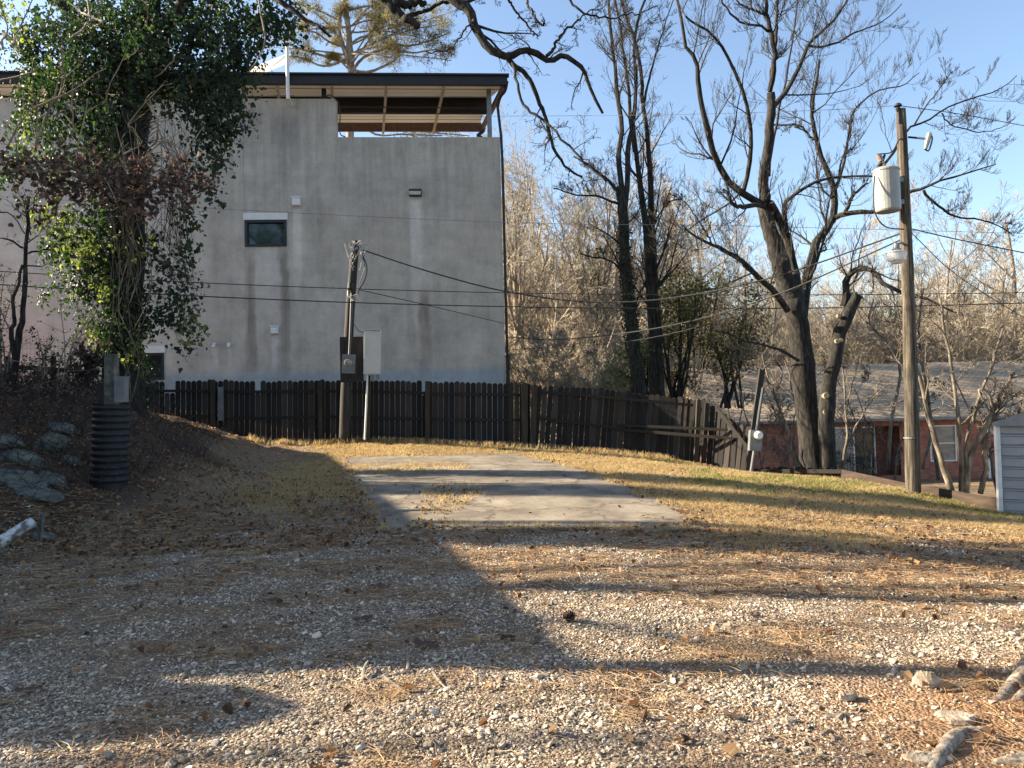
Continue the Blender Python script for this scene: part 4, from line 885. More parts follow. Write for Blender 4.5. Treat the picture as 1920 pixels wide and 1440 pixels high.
# --- ivy-covered oak on the left bank
def ivy_oak():
    D0 = 15.8; base = P(245, 800, D0); root = empty('ivy_clad_oak', base, 'large oak wrapped in hanging green ivy on the left bank', 'tree'); g = np.random.default_rng(5)
    t = MB(); Pt, R = limbs(t, [([(240,830),(238,760),(236,690),(234,600),(238,500),(240,400),(248,300),(258,200),(268,100),(280,0),(290,-120),(300,-260)], 66, 40),
        ([(262,150),(300,60,-.3),(350,0,-.5),(420,-70,-.6)], 30, 20), ([(250,170),(200,90,.2),(130,20,.4),(60,-60,.6)], 30, 18),
        ([(245,330),(180,270,.2),(110,190,.4),(60,110,.6),(10,60,.8)], 20, 10)], D0, k=14, n=20, jit=.14, seed=9)
    t.build('trunk', M['bark'], root, smooth=True)
    # arching limbs that reach over the yard and leave through the top of the frame
    D1 = 13.5; c = MB()
    Pl, Rl = limbs(c, [
     ([(420,-70,1.7),(560,-120,1),(700,-90,.5),(800,-50,.2),(853,0),(873,10),(887,37),(900,63),(923,90),(953,102),(973,90),(1000,90),(1027,107),(1047,97),(1067,103),(1090,117),(1100,140),(1110,165),(1128,205)], 24, 5),
     ([(953,102),(962,120,.1),(990,147,.2),(1010,190,.3),(1030,233,.4),(1043,280,.5),(1063,310,.6),(1095,335,.7)], 11, 4),
     ([(960,118,0),(980,193,-.2),(1020,230,-.3),(1053,267,-.4),(1097,313,-.5),(1135,350,-.6)], 6, 3),
     ([(1025,105),(1035,85),(1047,67),(1073,47),(1095,30),(1120,20)], 7, 2),
     ([(560,-120,1),(640,-60,.7),(713,-5,.5),(737,17,.5),(757,37,.4),(780,55,.4)], 22, 14), ([(740,8,.4),(765,10,.3),(795,12,.2)], 18, 9),
     ([(420,-70,1.5),(480,-30,1.3),(530,5,1),(560,23,.9),(590,43,.8),(607,52,.7)], 16, 5),
     ([(757,37,.4),(800,15,.3),(850,5,.2),(910,-10,.1),(960,-25,0)], 9, 5), ([(887,37),(880,45,-.3),(850,80,-.6),(800,90,-.9)], 4, 2), ([(1000,-30),(990,10,-.2),(1000,40,-.3),(1015,52,-.4),(1022,30,-.5)], 5, 3),
     ([(945,-20),(960,10,.3),(990,50,.5),(1010,60,.5)], 5, 3), ([(1060,-20),(1080,20),(1130,35),(1180,30),(1230,20)], 5, 2)], D1, k=8, n=30, jit=.2, seed=12)
    twigs(c, Pl[:, 8:], Rl[:, 8:], [dict(per=9, ln=.27, ang=60, trop=-.15, jit=.28, t0=.05, n=7, rr=.5, k=4), dict(per=6, ln=.5, ang=50, trop=.1, jit=.25, n=6), dict(per=4, ln=.45, ang=45, trop=0, jit=.2, n=5)], g, .0034)
    c.build('limb', M['bark'], root, smooth=True)
    # dead grey vine stems and twigs among the ivy
    v = MB(); 
    for i in range(46):
        x = 235 + g.normal(0, 26); y0 = 150 + g.random() * 350; L = 80 + g.random() * 260; d = D0 - .55 + g.normal(0, .25)
        v.tube(spline([P(x, y0, d), P(x + g.normal(0, 16), y0 + L*.35, d), P(x + g.normal(0, 20), y0 + L*.7, d), P(x + g.normal(0, 14), y0 + L, d)], 9), .004 + g.random()*.008, 4, cap=False)
    for i in range(60):   # arching bare vines over the wall
        x = 262 + g.random()*10; y0 = 190 + g.random()*200; e = (300 + g.random()*60, y0 + 40 + g.random()*150)
        v.tube(spline([P(x, y0, D0-.3), P(x+22+g.random()*22, y0-8+g.normal(0,12), D0-.5), P((x+e[0])/2+32+g.normal(0,10), y0+30+g.normal(0,10), D0-.4), P(e[0]+g.normal(0,10), e[1], D0-.3)], 11), .004 + g.random()*.004, 3, cap=False)
    for i in range(40):
        x = 270 + g.random()*20; y0 = 400 + g.random()*180; v.tube(spline([P(x, y0, D0-.2), P(x+30, y0+g.normal(10,25), D0-.3), P(x+60+g.random()*30, y0+50+g.random()*60, D0-.3)], 9), .005, 3, cap=False)
    v.build('vine_stems', M['bark_mid'], root)
    tw = MB(); lst = []
    for i in range(26):
        x = g.random()*330; y = 20 + g.random()*400; lst.append(([(x,y,-.9+g.normal(0,.3)),(x+g.normal(10,25),y-30,-1),(x+g.normal(25,40),y-75-g.random()*60,-1.2)], 4, 1.5))
    lst += [([(68,272,-1.2),(85,235,-1.2),(100,185,-1.2),(112,150,-1.2)],5,2.5), ([(165,0,-1.3),(166,35,-1.3),(158,58,-1.3),(132,78,-1.3)],5,3), ([(62,205,-1.3),(100,190,-1.3),(150,165,-1.3),(200,128,-1.3)],4,2), ([(230,290,-1.4),(262,265,-1.4),(245,240,-1.4)],3,1.5), ([(0,150,-1),(60,130,-1.1),(80,118,-1.1)],3,2)]
    Pq, Rq = limbs(tw, lst, D0, k=5, n=9, seed=14); twigs(tw, Pq, Rq, [dict(per=4, ln=.4, ang=45, trop=.2, jit=.2, n=5)], g, .003)
    tw.build('twigs', M['bark_pale'], root); t2_ = MB(); limbs(t2_, [([(480,-20,-1.3),(492,25,-1.3),(497,70,-1.3),(485,105,-1.3),(465,130,-1.3)],4.5,2)], D0, k=5, n=9, seed=15); t2_.build('hanging_twig', M['bark_pale'], root)
    # ivy foliage: clusters (cx, cy, rx, ry, depth offset, depth radius, density)
    CL = [(60,40,120,75,.6,1.2,.55),(150,70,120,90,.2,1.1,1),(250,50,120,110,0,1.2,1.2),(350,50,110,90,0,1.2,1),(440,40,95,80,-.2,1.1,.85),(515,40,55,60,-.4,.8,.5),(545,38,22,36,-.5,.5,.35),
          (100,130,110,70,.1,1,.75),(200,150,100,85,0,1,1.1),(300,140,90,70,0,1,1),(390,130,85,70,-.2,.9,.8),(442,140,42,60,-.3,.7,.7),(468,115,28,42,-.4,.5,.5),
          (40,190,60,60,.3,.8,.35),(120,220,95,60,.1,.9,.8),(215,230,70,70,0,.8,1),(345,190,22,40,-.2,.3,.45),(395,205,55,45,-.3,.6,.9),(440,195,35,50,-.3,.5,.7),(385,255,35,38,-.3,.4,.85),(425,250,26,34,-.3,.3,.7),(400,295,36,22,-.3,.3,.8),(375,320,22,16,-.3,.3,.6),
          (150,290,95,50,0,.8,.7),(235,310,55,60,0,.6,1),(50,300,50,40,.1,.6,.3),(230,400,48,70,0,.6,1.3),(165,420,60,50,-.1,.7,.8),(110,430,50,35,0,.6,.45),(120,470,50,35,0,.6,.5),(205,480,55,50,-.1,.6,1.1),
          (160,500,60,40,-.1,.6,.6),(110,535,35,25,0,.4,.4),(180,545,45,35,-.2,.5,.75),(225,560,48,50,-.1,.5,1.2),(155,590,20,22,-.2,.3,.5),(215,620,42,38,-.2,.5,1.1),(250,600,32,40,-.2,.5,1),(190,660,26,24,-.1,.35,.5),
          (335,400,32,25,-.2,.4,.4),(350,440,18,40,-.2,.3,.55),(345,480,20,30,-.2,.3,.5),(320,520,35,24,-.2,.4,.45),(345,545,32,28,-.2,.4,.6),(365,575,24,20,-.2,.3,.6),(320,585,30,22,-.2,.3,.5),(340,620,18,22,-.2,.3,.3),(300,610,14,24,-.2,.25,.4),(365,625,14,14,-.2,.25,.5),(285,560,24,40,-.2,.4,.5),(285,480,26,50,-.1,.4,.35),
          (255,700,27,42,.2,.45,1.5),(240,660,24,26,.1,.4,1),(265,745,20,22,.2,.35,.9),(12,320,30,60,.2,.6,.2),(400,375,12,14,-.3,.25,.6)]
    light = [(255,640,26,26,-.35,.25,1.6),(190,625,26,34,-.35,.3,1.1),(345,605,22,22,-.3,.25,.6),(110,340,60,25,-.4,.5,.25),(90,395,50,40,-.4,.5,.4),(130,440,60,50,-.5,.5,.4),(170,520,50,35,-.5,.4,.4),(360,628,14,10,-.3,.2,.7),(240,460,28,26,-.7,.2,.5),(150,470,40,40,-.5,.4,.3),(60,150,60,60,-.3,.6,.18),(40,260,50,50,-.3,.6,.12),(30,30,50,40,-.3,.6,.2),(335,160,14,12,-.5,.2,.7)]
    for cl, nm, mt, dens in ((CL, 'ivy_foliage', 'ivy', 1.0), (light, 'sunlit_ivy', 'ivy_light', .55)):  # paler clusters: sunlight on the ivy put into the leaf colour, plus yellowish patches
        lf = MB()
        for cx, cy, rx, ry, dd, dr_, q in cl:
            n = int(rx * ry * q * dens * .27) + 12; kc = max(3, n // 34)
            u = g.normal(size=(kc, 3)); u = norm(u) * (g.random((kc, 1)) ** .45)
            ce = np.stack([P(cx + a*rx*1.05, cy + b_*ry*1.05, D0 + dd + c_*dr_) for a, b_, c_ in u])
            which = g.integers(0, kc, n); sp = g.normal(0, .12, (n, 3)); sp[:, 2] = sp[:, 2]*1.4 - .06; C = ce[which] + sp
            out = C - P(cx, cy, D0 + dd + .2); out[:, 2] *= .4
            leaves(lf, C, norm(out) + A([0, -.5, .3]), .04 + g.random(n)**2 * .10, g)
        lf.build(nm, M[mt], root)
    # last year's brown oak leaves on a low branch band
    bb = MB(); lst = [([(-30,330,-1.9),(60,318,-1.8),(150,330,-1.9),(240,345,-1.9),(330,340,-1.8),(402,352,-1.8)], 6, 2), ([(60,318,-1.8),(90,370,-1.9),(60,395,-2)], 3, 1.5), ([(200,340,-1.9),(250,385,-2),(290,400,-2)], 3, 1.5), ([(-30,300,-2),(30,310,-1.9),(110,300,-1.9)],4,2), ([(300,340,-1.8),(330,315,-1.8),(345,300,-1.8)],3,1.5)]
    Pb, Rb = limbs(bb, lst, D0, k=5, n=12, seed=17); tw2 = twigs(bb, Pb, Rb, [dict(per=9, ln=.22, ang=50, trop=-.1, jit=.2, n=5), dict(per=3, ln=.5, ang=45, trop=-.1, jit=.2, n=4)], g, .003)
    bb.build('low_branch', M['bark_pale'], root)
    lf = MB()
    for cx, cy, rx, ry, n in ((20,308,40,22,170),(75,320,45,25,260),(140,325,50,30,330),(200,332,50,26,330),(255,338,45,30,300),(310,340,40,26,240),(345,335,24,26,130),(375,350,26,16,110),(395,340,12,14,40),(70,390,35,22,120),(110,350,40,20,120),(225,375,30,24,120),(265,385,28,22,110),(250,362,30,14,80),(160,360,40,16,90),(285,400,12,14,30),(320,305,20,12,40)):
        n = int(n*.5); u = g.normal(0, .72, (n, 3)); u[:, 1] += .35*np.sin(u[:, 0]*5 + cx); C = np.stack([P(cx + a*rx, cy + b_*ry*1.1, D0 - 1.85 + c_*.4) for a, b_, c_ in u]); leaves(lf, C, g.normal(size=(n,3)), .06 + g.random(n)*.075, g, curl=.9)
    lf.build('dead_leaves', M['brown_leaf'], root)
ivy_oak()

# --- saplings, bank undergrowth at the left edge
def saplings():
    g = np.random.default_rng(44); D0 = 14.5
    b = P(22, 760, D0); root = empty('sapling', b, 'thin dark double-stemmed bare sapling at the left edge of the photo', 'sapling')
    t = MB(); Pt, R = limbs(t, [([(20,768),(26,700),(30,660),(36,625),(44,590),(48,540),(54,480),(60,415),(62,370)], 15, 5), ([(28,670),(25,630),(34,600),(33,560),(44,500)], 9, 5)], D0, k=8, n=16, seed=45); t.build('trunk', M['bark'], root, smooth=True)
    c = MB(); Pl, Rl = limbs(c, [([(50,470),(20,450),(-20,440)],5,2), ([(56,450),(30,405),(0,400),(-30,398)],3,1.5), ([(52,475),(90,470),(110,465)],4,1.5), ([(58,440),(40,380),(10,330)],3,1), ([(47,500),(80,495),(100,485)],3,1), ([(60,400),(75,340),(70,290)],3,1)], D0, k=4, n=10, seed=46)
    twigs(c, np.concatenate([Pl, Pt[:, 6:]]), np.concatenate([Rl, R[:, 6:]]) if Pl.shape[1] == Pt[:, 6:].shape[1] else Rl, [dict(per=7, ln=.3, ang=50, trop=.3, jit=.2, n=5), dict(per=4, ln=.4, ang=45, trop=.2, jit=.2, n=4)], g, .003)
    c.build('crown', M['bark'], root)
    for i, (px, py, top, lab, tilt) in enumerate(((68,745,640,'small privet shrub with sparse green leaves beside the thin sapling',6),(110,742,575,'tallest loose green privet shrub between the sapling and the ivy-clad oak',40),(5,745,520,'privet shrub with small leaves cut by the left edge of the photo',-14))):
        b = P(px, py, D0 + .3); root = empty('privet_shrub', b, lab, 'shrub', 'privet shrubs on the left bank'); s = MB(); lst = []
        for j in range(6): lst.append(([(px+g.normal(0,3),py+8,.3),(px+g.normal(tilt*.3,8),(py+top)/2,.3+g.normal(0,.2)),(px+tilt+g.normal(0,22),top+g.normal(0,14),.3+g.normal(0,.4))], 4, 1.5))
        Ps, Rs = limbs(s, lst, D0, k=4, n=8, seed=50+i); tw = twigs(s, Ps, Rs, [dict(per=7, ln=.38, ang=60, trop=.1, jit=.12, n=5)], g, .003); s.build('stems', M['bark_pale'], root)
        lf = MB(); q = tw[-1].reshape(-1, 3); q = q[g.integers(0, len(q), 420)] + g.normal(0, .03, (420, 3)); leaves(lf, q, g.normal(size=q.shape), .03 + g.random(len(q))*.03, g, tipdown=.1); lf.build('foliage', M['ivy'], root)
    # dead brushy weed clump near the oak
    b = P(158, 735, 15); root = empty('dry_bush', b, 'dry brown leafy bush left of the ivy-clad oak base', 'bush'); s = MB(); lst = [([(158+g.normal(0,4),745),(158+g.normal(0,12),690),(158+g.normal(0,26),640+g.random()*30)],4,1.5) for j in range(12)]
    Ps, Rs = limbs(s, lst, 15, k=4, n=8, seed=60); tw = twigs(s, Ps, Rs, [dict(per=8, ln=.35, ang=50, trop=.1, jit=.2, n=5)], g, .003); s.build('stems', M['bark'], root)
    lf = MB(); q = tw[-1].reshape(-1, 3); q = q[g.integers(0, len(q), 500)]; leaves(lf, q, g.normal(size=q.shape), .05 + g.random(len(q))*.05, g, curl=.8); lf.build('foliage', M['brown_leaf'], root)
    # wire fence along the top of the bank
    b = P(-10, 740, 15.5); root = empty('wire_fence', b, 'low rail and wire mesh fence on top of the left bank', 'fence'); a = P(-60, 682, 15.4); c_ = P(160, 697, 16.6)
    MB().beam(a, c_, .05, .09).build('rail', M['post'], root)
    mb = MB()
    for px in (14, 100, 196): 
        d = np.interp(px, [-60,160], [15.4,16.6]); p0 = P(px, 770, d); MB().beam(p0, P(px, 668, d), .08, .08, up=(0,1,0)).build('post', M['post'], root)
    for k in range(7):
        o = A([0,0,-.1-.1*k+.6]); mb.tube([a+o, (a+c_)/2+o, c_+o], .003, 3, cap=False)
    for k in range(30): q = a + (c_-a)*(k/29); mb.tube([q+A([0,0,.6]), q-A([0,0,.1]), q-A([0,0,.5])], .003, 3, cap=False)
    mb.build('wire_mesh', M['box_grey'], root)
saplings()

# --- generic winter tree prototypes for the background
def proto_tree(seed, H, spread, mat, stems=1, per1=12, trop=.5, lean=.12, thin=False):
    g = np.random.default_rng(seed); st = []; rr = []
    for s in range(stems):
        a = g.random()*2*np.pi; q = [A([math.cos(a)*.12*(stems>1), math.sin(a)*.12*(stems>1), -.3])]
        for k in range(1, 6): q.append(A([g.normal(0, lean*H*.12) + math.cos(a)*spread*.5*(stems>1)*k/5, g.normal(0, lean*H*.12) + math.sin(a)*spread*.5*(stems>1)*k/5, H*k/5*(.85+.15*g.random() if k==5 else 1)]))
        st.append(spline(q, 14)); rr.append(np.linspace(.016, .003, 14) * H * (1 if stems == 1 else .55))
    Pt = np.stack(st); R = np.stack(rr); t = MB(); v, f = tubes(Pt, R, 7); t.add(v, f)
    c = MB(); sp = [dict(per=per1+2, ln=.42*spread/5, ang=54, trop=trop, jit=.13, t0=.15, n=7, rr=.6, k=4), dict(per=8, ln=.5, ang=46, trop=trop*.8, jit=.15, n=6), dict(per=6, ln=.55, ang=46, trop=trop*.6, jit=.17, n=5), dict(per=4, ln=.6, ang=42, trop=.3, jit=.15, n=3)]
    if thin: sp = sp[:3]
    twigs(c, Pt, R, sp, g, .0068)
    return t, c, mat
PROT = {}
def get_proto(key):
    if key in PROT: return None
    return None
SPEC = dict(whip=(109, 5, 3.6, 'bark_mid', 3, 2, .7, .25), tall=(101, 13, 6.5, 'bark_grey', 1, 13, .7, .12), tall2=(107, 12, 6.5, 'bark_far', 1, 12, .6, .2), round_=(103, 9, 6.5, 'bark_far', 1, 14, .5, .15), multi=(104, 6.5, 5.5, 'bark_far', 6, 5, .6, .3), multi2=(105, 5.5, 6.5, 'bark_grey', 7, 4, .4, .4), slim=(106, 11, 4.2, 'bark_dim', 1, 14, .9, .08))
def place(key, px, d, H, label, group, cat='tree', name='bare_tree', rz=None):
    x = (P(px, 720, d))[0]; z = g1(x, d) - .1; s0 = SPEC[key]; sc_ = H / s0[1]
    if key not in PROT:
        t, c, mt = proto_tree(*s0); root = empty(name, (x, d, z), label, cat, group)
        t.build('trunk', M[mt], root, local=True, smooth=True); c.build('crown', M[mt], root, local=True); PROT[key] = root; o = root
    else:
        o = copy_tree(PROT[key]); o.name = name; o.location = (x, d, z)
    o.rotation_euler.z = rng.random()*6.28 if rz is None else rz; o.scale = (sc_*(.9+.2*rng.random()),)*2 + (sc_,)
    tag(o, label, cat, group); return o
r4 = random.Random(77)
# nearer, individually visible ones: (kind, px, distance, height, label)
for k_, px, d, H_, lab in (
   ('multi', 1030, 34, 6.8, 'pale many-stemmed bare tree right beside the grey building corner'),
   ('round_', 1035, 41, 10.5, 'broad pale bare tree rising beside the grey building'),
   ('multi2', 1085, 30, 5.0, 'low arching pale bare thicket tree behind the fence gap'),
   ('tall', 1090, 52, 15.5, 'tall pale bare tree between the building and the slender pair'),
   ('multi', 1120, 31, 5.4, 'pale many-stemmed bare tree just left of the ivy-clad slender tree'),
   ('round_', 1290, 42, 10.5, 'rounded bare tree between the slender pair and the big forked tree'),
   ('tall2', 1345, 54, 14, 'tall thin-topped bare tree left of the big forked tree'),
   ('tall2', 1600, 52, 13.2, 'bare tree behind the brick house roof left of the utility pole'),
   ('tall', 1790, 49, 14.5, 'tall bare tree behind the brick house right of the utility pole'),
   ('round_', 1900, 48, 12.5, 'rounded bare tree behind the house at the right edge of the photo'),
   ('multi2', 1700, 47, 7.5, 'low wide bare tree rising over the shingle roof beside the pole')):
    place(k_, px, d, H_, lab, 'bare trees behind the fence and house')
# two multi-stemmed crape myrtles in front of the house, traced
def myrtle(label, base, stems, D0, seed, mat='bark_mid'):
    g = np.random.default_rng(seed); b = P(*base, D0); root = empty('crape_myrtle', b, label, 'tree', 'multi-stemmed bare trees in front of the brick house'); t = MB(); Pt, R = limbs(t, [(a_, b_*.8, c_*.7) for a_, b_, c_ in stems], D0, k=8, n=14, seed=seed)
    t.build('trunk', M[mat], root, smooth=True); c = MB()
    twigs(c, Pt[:, 5:], R[:, 5:], [dict(per=7, ln=.6, ang=45, trop=.4, jit=.2, t0=.1, n=6, rr=.5, k=4), dict(per=6, ln=.5, ang=45, trop=.3, jit=.2, n=5), dict(per=5, ln=.5, ang=45, trop=.2, jit=.2, n=4)], g, .004)
    c.build('crown', M[mat], root)
myrtle('bare multi-stemmed tree with long leaning stems in front of the white-framed house window', (1800,925), [([(1785,925),(1765,860),(1748,800),(1735,740),(1715,680),(1690,620)],15,7), ([(1803,925),(1800,850),(1795,780),(1785,700),(1770,620),(1760,560)],12,5), ([(1810,925),(1820,860),(1850,800),(1880,745),(1910,700)],17,9), ([(1838,925),(1848,860),(1860,800),(1895,740)],13,8), ([(1815,930),(1812,850),(1830,770),(1865,690),(1895,620)],11,6), ([(1868,790),(1850,740),(1838,735),(1860,775)],7,5), ([(1800,800),(1840,760),(1880,735),(1910,745)],6,3), ([(1865,785),(1880,760),(1872,730)],7,5)], 15.6, 71)
myrtle('thin pale bare tree growing in front of the glass porch door', (1580,880), [([(1578,882),(1584,850),(1590,810),(1588,760),(1582,700),(1575,640)],8,3), ([(1590,830),(1605,800),(1625,765),(1650,735),(1670,720)],5,2), ([(1588,770),(1600,720),(1612,660)],3,1.5)], 19.5, 72)
myrtle('bare slanting stems left of the big tree trunk against the brick wall', (1490,880), [([(1498,885),(1484,840),(1472,790),(1455,740),(1440,700),(1430,660)],8,4), ([(1508,830),(1498,780),(1485,720),(1472,680)],6,3), ([(1505,870),(1470,800),(1448,760),(1425,720)],4,2), ([(1500,880),(1480,800),(1450,730),(1420,690)],4,2)], 21.5, 73)
myrtle('bare stems rising behind the shingle roof edge between pole and big tree', (1660,790), [([(1665,880),(1668,800),(1690,700),(1660,640),(1630,600),(1640,560)],9,4), ([(1730,880),(1740,800),(1710,700),(1700,640),(1720,600)],7,3), ([(1760,900),(1745,760),(1730,680),(1725,600),(1735,540)],9,4)], 24.5, 74)

# leafy evergreen shrubs behind the fence
def cedar(label, px, py0, D0, cl, seed, mat='cedar'):
    g = np.random.default_rng(seed); b = P(px, py0, D0); root = empty('evergreen_shrub', b, label, 'shrub', 'evergreen shrubs behind the sagging fence'); s = MB()
    lst = [([(px+g.normal(0,12),py0+20),(px+(cx-px)*.5+g.normal(0,8),(py0+cy)/2,g.normal(0,.3)),(cx+g.normal(0,8),cy-ry*.7,g.normal(0,.5))], 6, 1.5) for cx, cy, rx, ry, n in cl for _ in (0, 1)]
    Ps, Rs = limbs(s, lst, D0, k=5, n=9, seed=seed); twigs(s, Ps[:, 3:], Rs[:, 3:], [dict(per=7, ln=.4, ang=50, trop=.3, jit=.15, n=5), dict(per=4, ln=.5, ang=45, trop=.2, jit=.15, n=4)], g, .004)
    s.build('stems', M['bark'], root); lf = MB()
    for cx, cy, rx, ry, n in cl:
        kc = max(4, n // 16); u = g.normal(0, .55, (kc, 3)); ce = np.stack([P(cx + a*rx, cy + b_*ry, D0 + c_*.9) for a, b_, c_ in u]); w_ = g.integers(0, kc, n)
        C = ce[w_] + g.normal(0, .16, (n, 3)); leaves(lf, C, g.normal(size=(n,3)), .05 + g.random(n)*.07, g, tipdown=.0)
    lf.build('foliage', M[mat], root)
cedar('dull olive evergreen shrub right behind the two slender tree trunks', 1265, 745, 26.5, [(1270,560,45,40,700),(1300,600,40,40,700),(1260,640,30,40,450),(1310,540,35,30,400),(1275,700,30,25,250),(1240,600,14,60,200)], 81)
cedar('olive evergreen shrub between the slender trees and the meter post', 1370, 745, 25, [(1385,640,45,30,900),(1375,680,35,25,500),(1400,600,30,25,350),(1340,660,20,30,250),(1410,560,30,30,250)], 82)
cedar('yellow-green leafy shrub low between the two slender trunks', 1208, 745, 27, [(1208,680,20,30,450),(1165,705,30,20,420),(1212,650,10,30,200),(1170,660,16,24,160)], 83, 'ivy_light')

cedar('dark olive evergreen mass far behind the fence left of the big forked tree', 1300, 740, 38, [(1290,560,50,50,1500),(1330,620,40,60,1400),(1260,640,30,50,900),(1350,540,30,40,700)], 84)
cedar('dark evergreen growing between the tall far trees near the ivy-clad trunk', 1130, 720, 44, [(1130,600,40,70,1300),(1110,520,30,40,700),(1090,660,40,30,700)], 85)
cedar('dull evergreen behind the house roof between the big tree and the utility pole', 1630, 700, 50, [(1630,640,45,40,1200),(1670,600,30,30,600)], 86)
# pine behind the building
def pine():
    D0 = 44.0; b = P(655, 700, D0); b = A([b[0], b[1], g1(b[0], b[1])]); root = empty('pine_tree', b, 'spreading pine with olive needle clumps rising behind the building roof', 'tree'); g = np.random.default_rng(91)
    t = MB(); limbs(t, [([(655,760),(655,400),(658,130),(655,90),(650,40),(640,-30)], 16, 10)], D0, k=8, n=14, seed=91); t.build('trunk', M['bark_pale'], root, smooth=True)
    s = MB(); L = [([(657,130),(648,95),(638,60),(640,20),(660,-20)],9,5), ([(655,140),(680,110),(710,95),(738,90),(748,100)],7,4), ([(660,130),(690,135),(725,122),(745,110),(750,90),(720,60)],6,3), ([(650,100),(665,75),(690,65),(720,50),(760,40)],6,2), ([(655,90),(620,80),(590,60),(560,55)],5,2), ([(650,110),(610,125),(570,110),(540,105)],5,2), ([(725,80),(770,85),(810,75),(845,60)],5,2), ([(740,95),(780,100),(820,95),(850,105)],4,2), ([(640,40),(600,20),(560,10)],5,2), ([(650,20),(700,10),(750,5)],5,2), ([(655,200),(700,250),(760,252),(830,255)],5,2), ([(655,220),(720,240),(800,245),(880,252)],4,2), ([(655,120),(560,90),(500,60),(450,50)],5,2)]
    for i in range(20):
        x1 = g.uniform(520, 870); y1 = g.uniform(-10, 118); ys_ = g.uniform(40, 150); L.append(([(654,ys_),((654+x1)/2+g.normal(0,10),(ys_+y1)/2-g.random()*14,g.normal(0,1)),(x1,y1,g.normal(0,1.5))],4,1.5))
    Ps, Rs = limbs(s, L, D0, k=6, n=12, seed=92); tw = twigs(s, Ps[:, 3:], Rs[:, 3:], [dict(per=14, ln=.32, ang=60, trop=.3, jit=.28, n=6, k=4), dict(per=7, ln=.5, ang=50, trop=.3, jit=.25, n=5)], g, .008)
    s.build('limb', M['bark_pale'], root); lf = MB()
    tips = tw[-1][:, -1]; tips = tips[g.random(len(tips)) < .5]; m = 16; n = len(tips) * m; C = np.repeat(tips, m, 0) + g.normal(0, .10, (n, 3)) * [1.3, 1.3, .6]
    dr = norm(g.normal(size=(n, 3)) + A([0, 0, .5])); sd = norm(np.cross(dr, g.normal(size=(n, 3)))); ln_ = .16 + .14*g.random((n, 1)); V = np.stack([C - sd*.012, C + sd*.012, C + dr*ln_], 1)
    lf.add(V.reshape(-1, 3), np.arange(n*3).reshape(-1, 3)); lf.build('needles', M['pine'], root)
pine()

# ------------------------------------------------------------------ woods further back (each trunk a tree, twiggy far mass as stuff)
gw = np.random.default_rng(123)
KEYS = ['tall', 'tall2', 'round_', 'slim', 'multi', 'multi2']
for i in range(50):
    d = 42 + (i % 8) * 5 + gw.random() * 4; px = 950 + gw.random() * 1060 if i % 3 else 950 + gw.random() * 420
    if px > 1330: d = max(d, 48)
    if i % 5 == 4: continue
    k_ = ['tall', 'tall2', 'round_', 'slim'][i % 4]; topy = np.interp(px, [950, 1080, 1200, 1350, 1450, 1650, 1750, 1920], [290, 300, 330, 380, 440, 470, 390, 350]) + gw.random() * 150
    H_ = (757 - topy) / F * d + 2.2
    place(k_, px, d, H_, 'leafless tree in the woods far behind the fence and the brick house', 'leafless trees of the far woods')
for i in range(16):
    d = 31 + gw.random() * 12; px = 1010 + gw.random() * 290; k_ = ['multi', 'multi2'][i % 2]
    place(k_, px, d, 3.4 + gw.random() * 2.0, 'tangled bare thicket tree low behind the sagging fence', 'thicket trees behind the sagging fence')
for i in range(9):
    d = 46.5 + gw.random() * 6; px = 1380 + gw.random() * 600; k_ = ['multi', 'multi2', 'round_'][i % 3]
    place(k_, px, d, 6.5 + gw.random() * 2.8, 'tangled bare tree right behind the shingle roof of the brick house', 'bare trees right behind the brick house')
def far_woods():
    mb = MB(); B = 700; d = 60 + gw.random(B) * 70; px = 880 + gw.random(B) * 1150
    x = (px - 960) / F * d; z = G(x, d); H_ = 4 + gw.random(B)**2 * 10; n = 6; t = np.linspace(0, 1, n)
    lean = gw.normal(0, .8, (B, 2)); Pt = np.zeros((B, n, 3)); Pt[..., 0] = x[:, None] + lean[:, :1]*t + np.cumsum(gw.normal(0, .12, (B, n)), 1); Pt[..., 1] = d[:, None] + lean[:, 1:]*t; Pt[..., 2] = z[:, None] + H_[:, None]*t
    R = np.linspace(.09, .02, n)[None] * (.5 + gw.random((B, 1))); v, f = tubes(Pt, R, 4); mb.add(v, f)
    twigs(mb, Pt, R, [dict(per=10, ln=.4, ang=50, trop=.5, jit=.15, n=4, t0=.1), dict(per=7, ln=.5, ang=45, trop=.4, jit=.15, n=3)], gw, .018)
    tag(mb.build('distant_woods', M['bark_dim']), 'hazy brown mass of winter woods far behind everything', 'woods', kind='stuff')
far_woods()

for px, d, H_, lab in ((1650,26,5.0,'spindly bare tree screening the porch of the brick house'),(1445,24,4.6,'spindly bare tree just right of the electric meter post'),(1888,25,5.8,'spindly bare tree behind the metal shed'),(1375,27,4.6,'spindly bare tree behind the sloping fence end')):
    place('whip', px, d, H_, lab, 'spindly bare trees in front of the brick house')

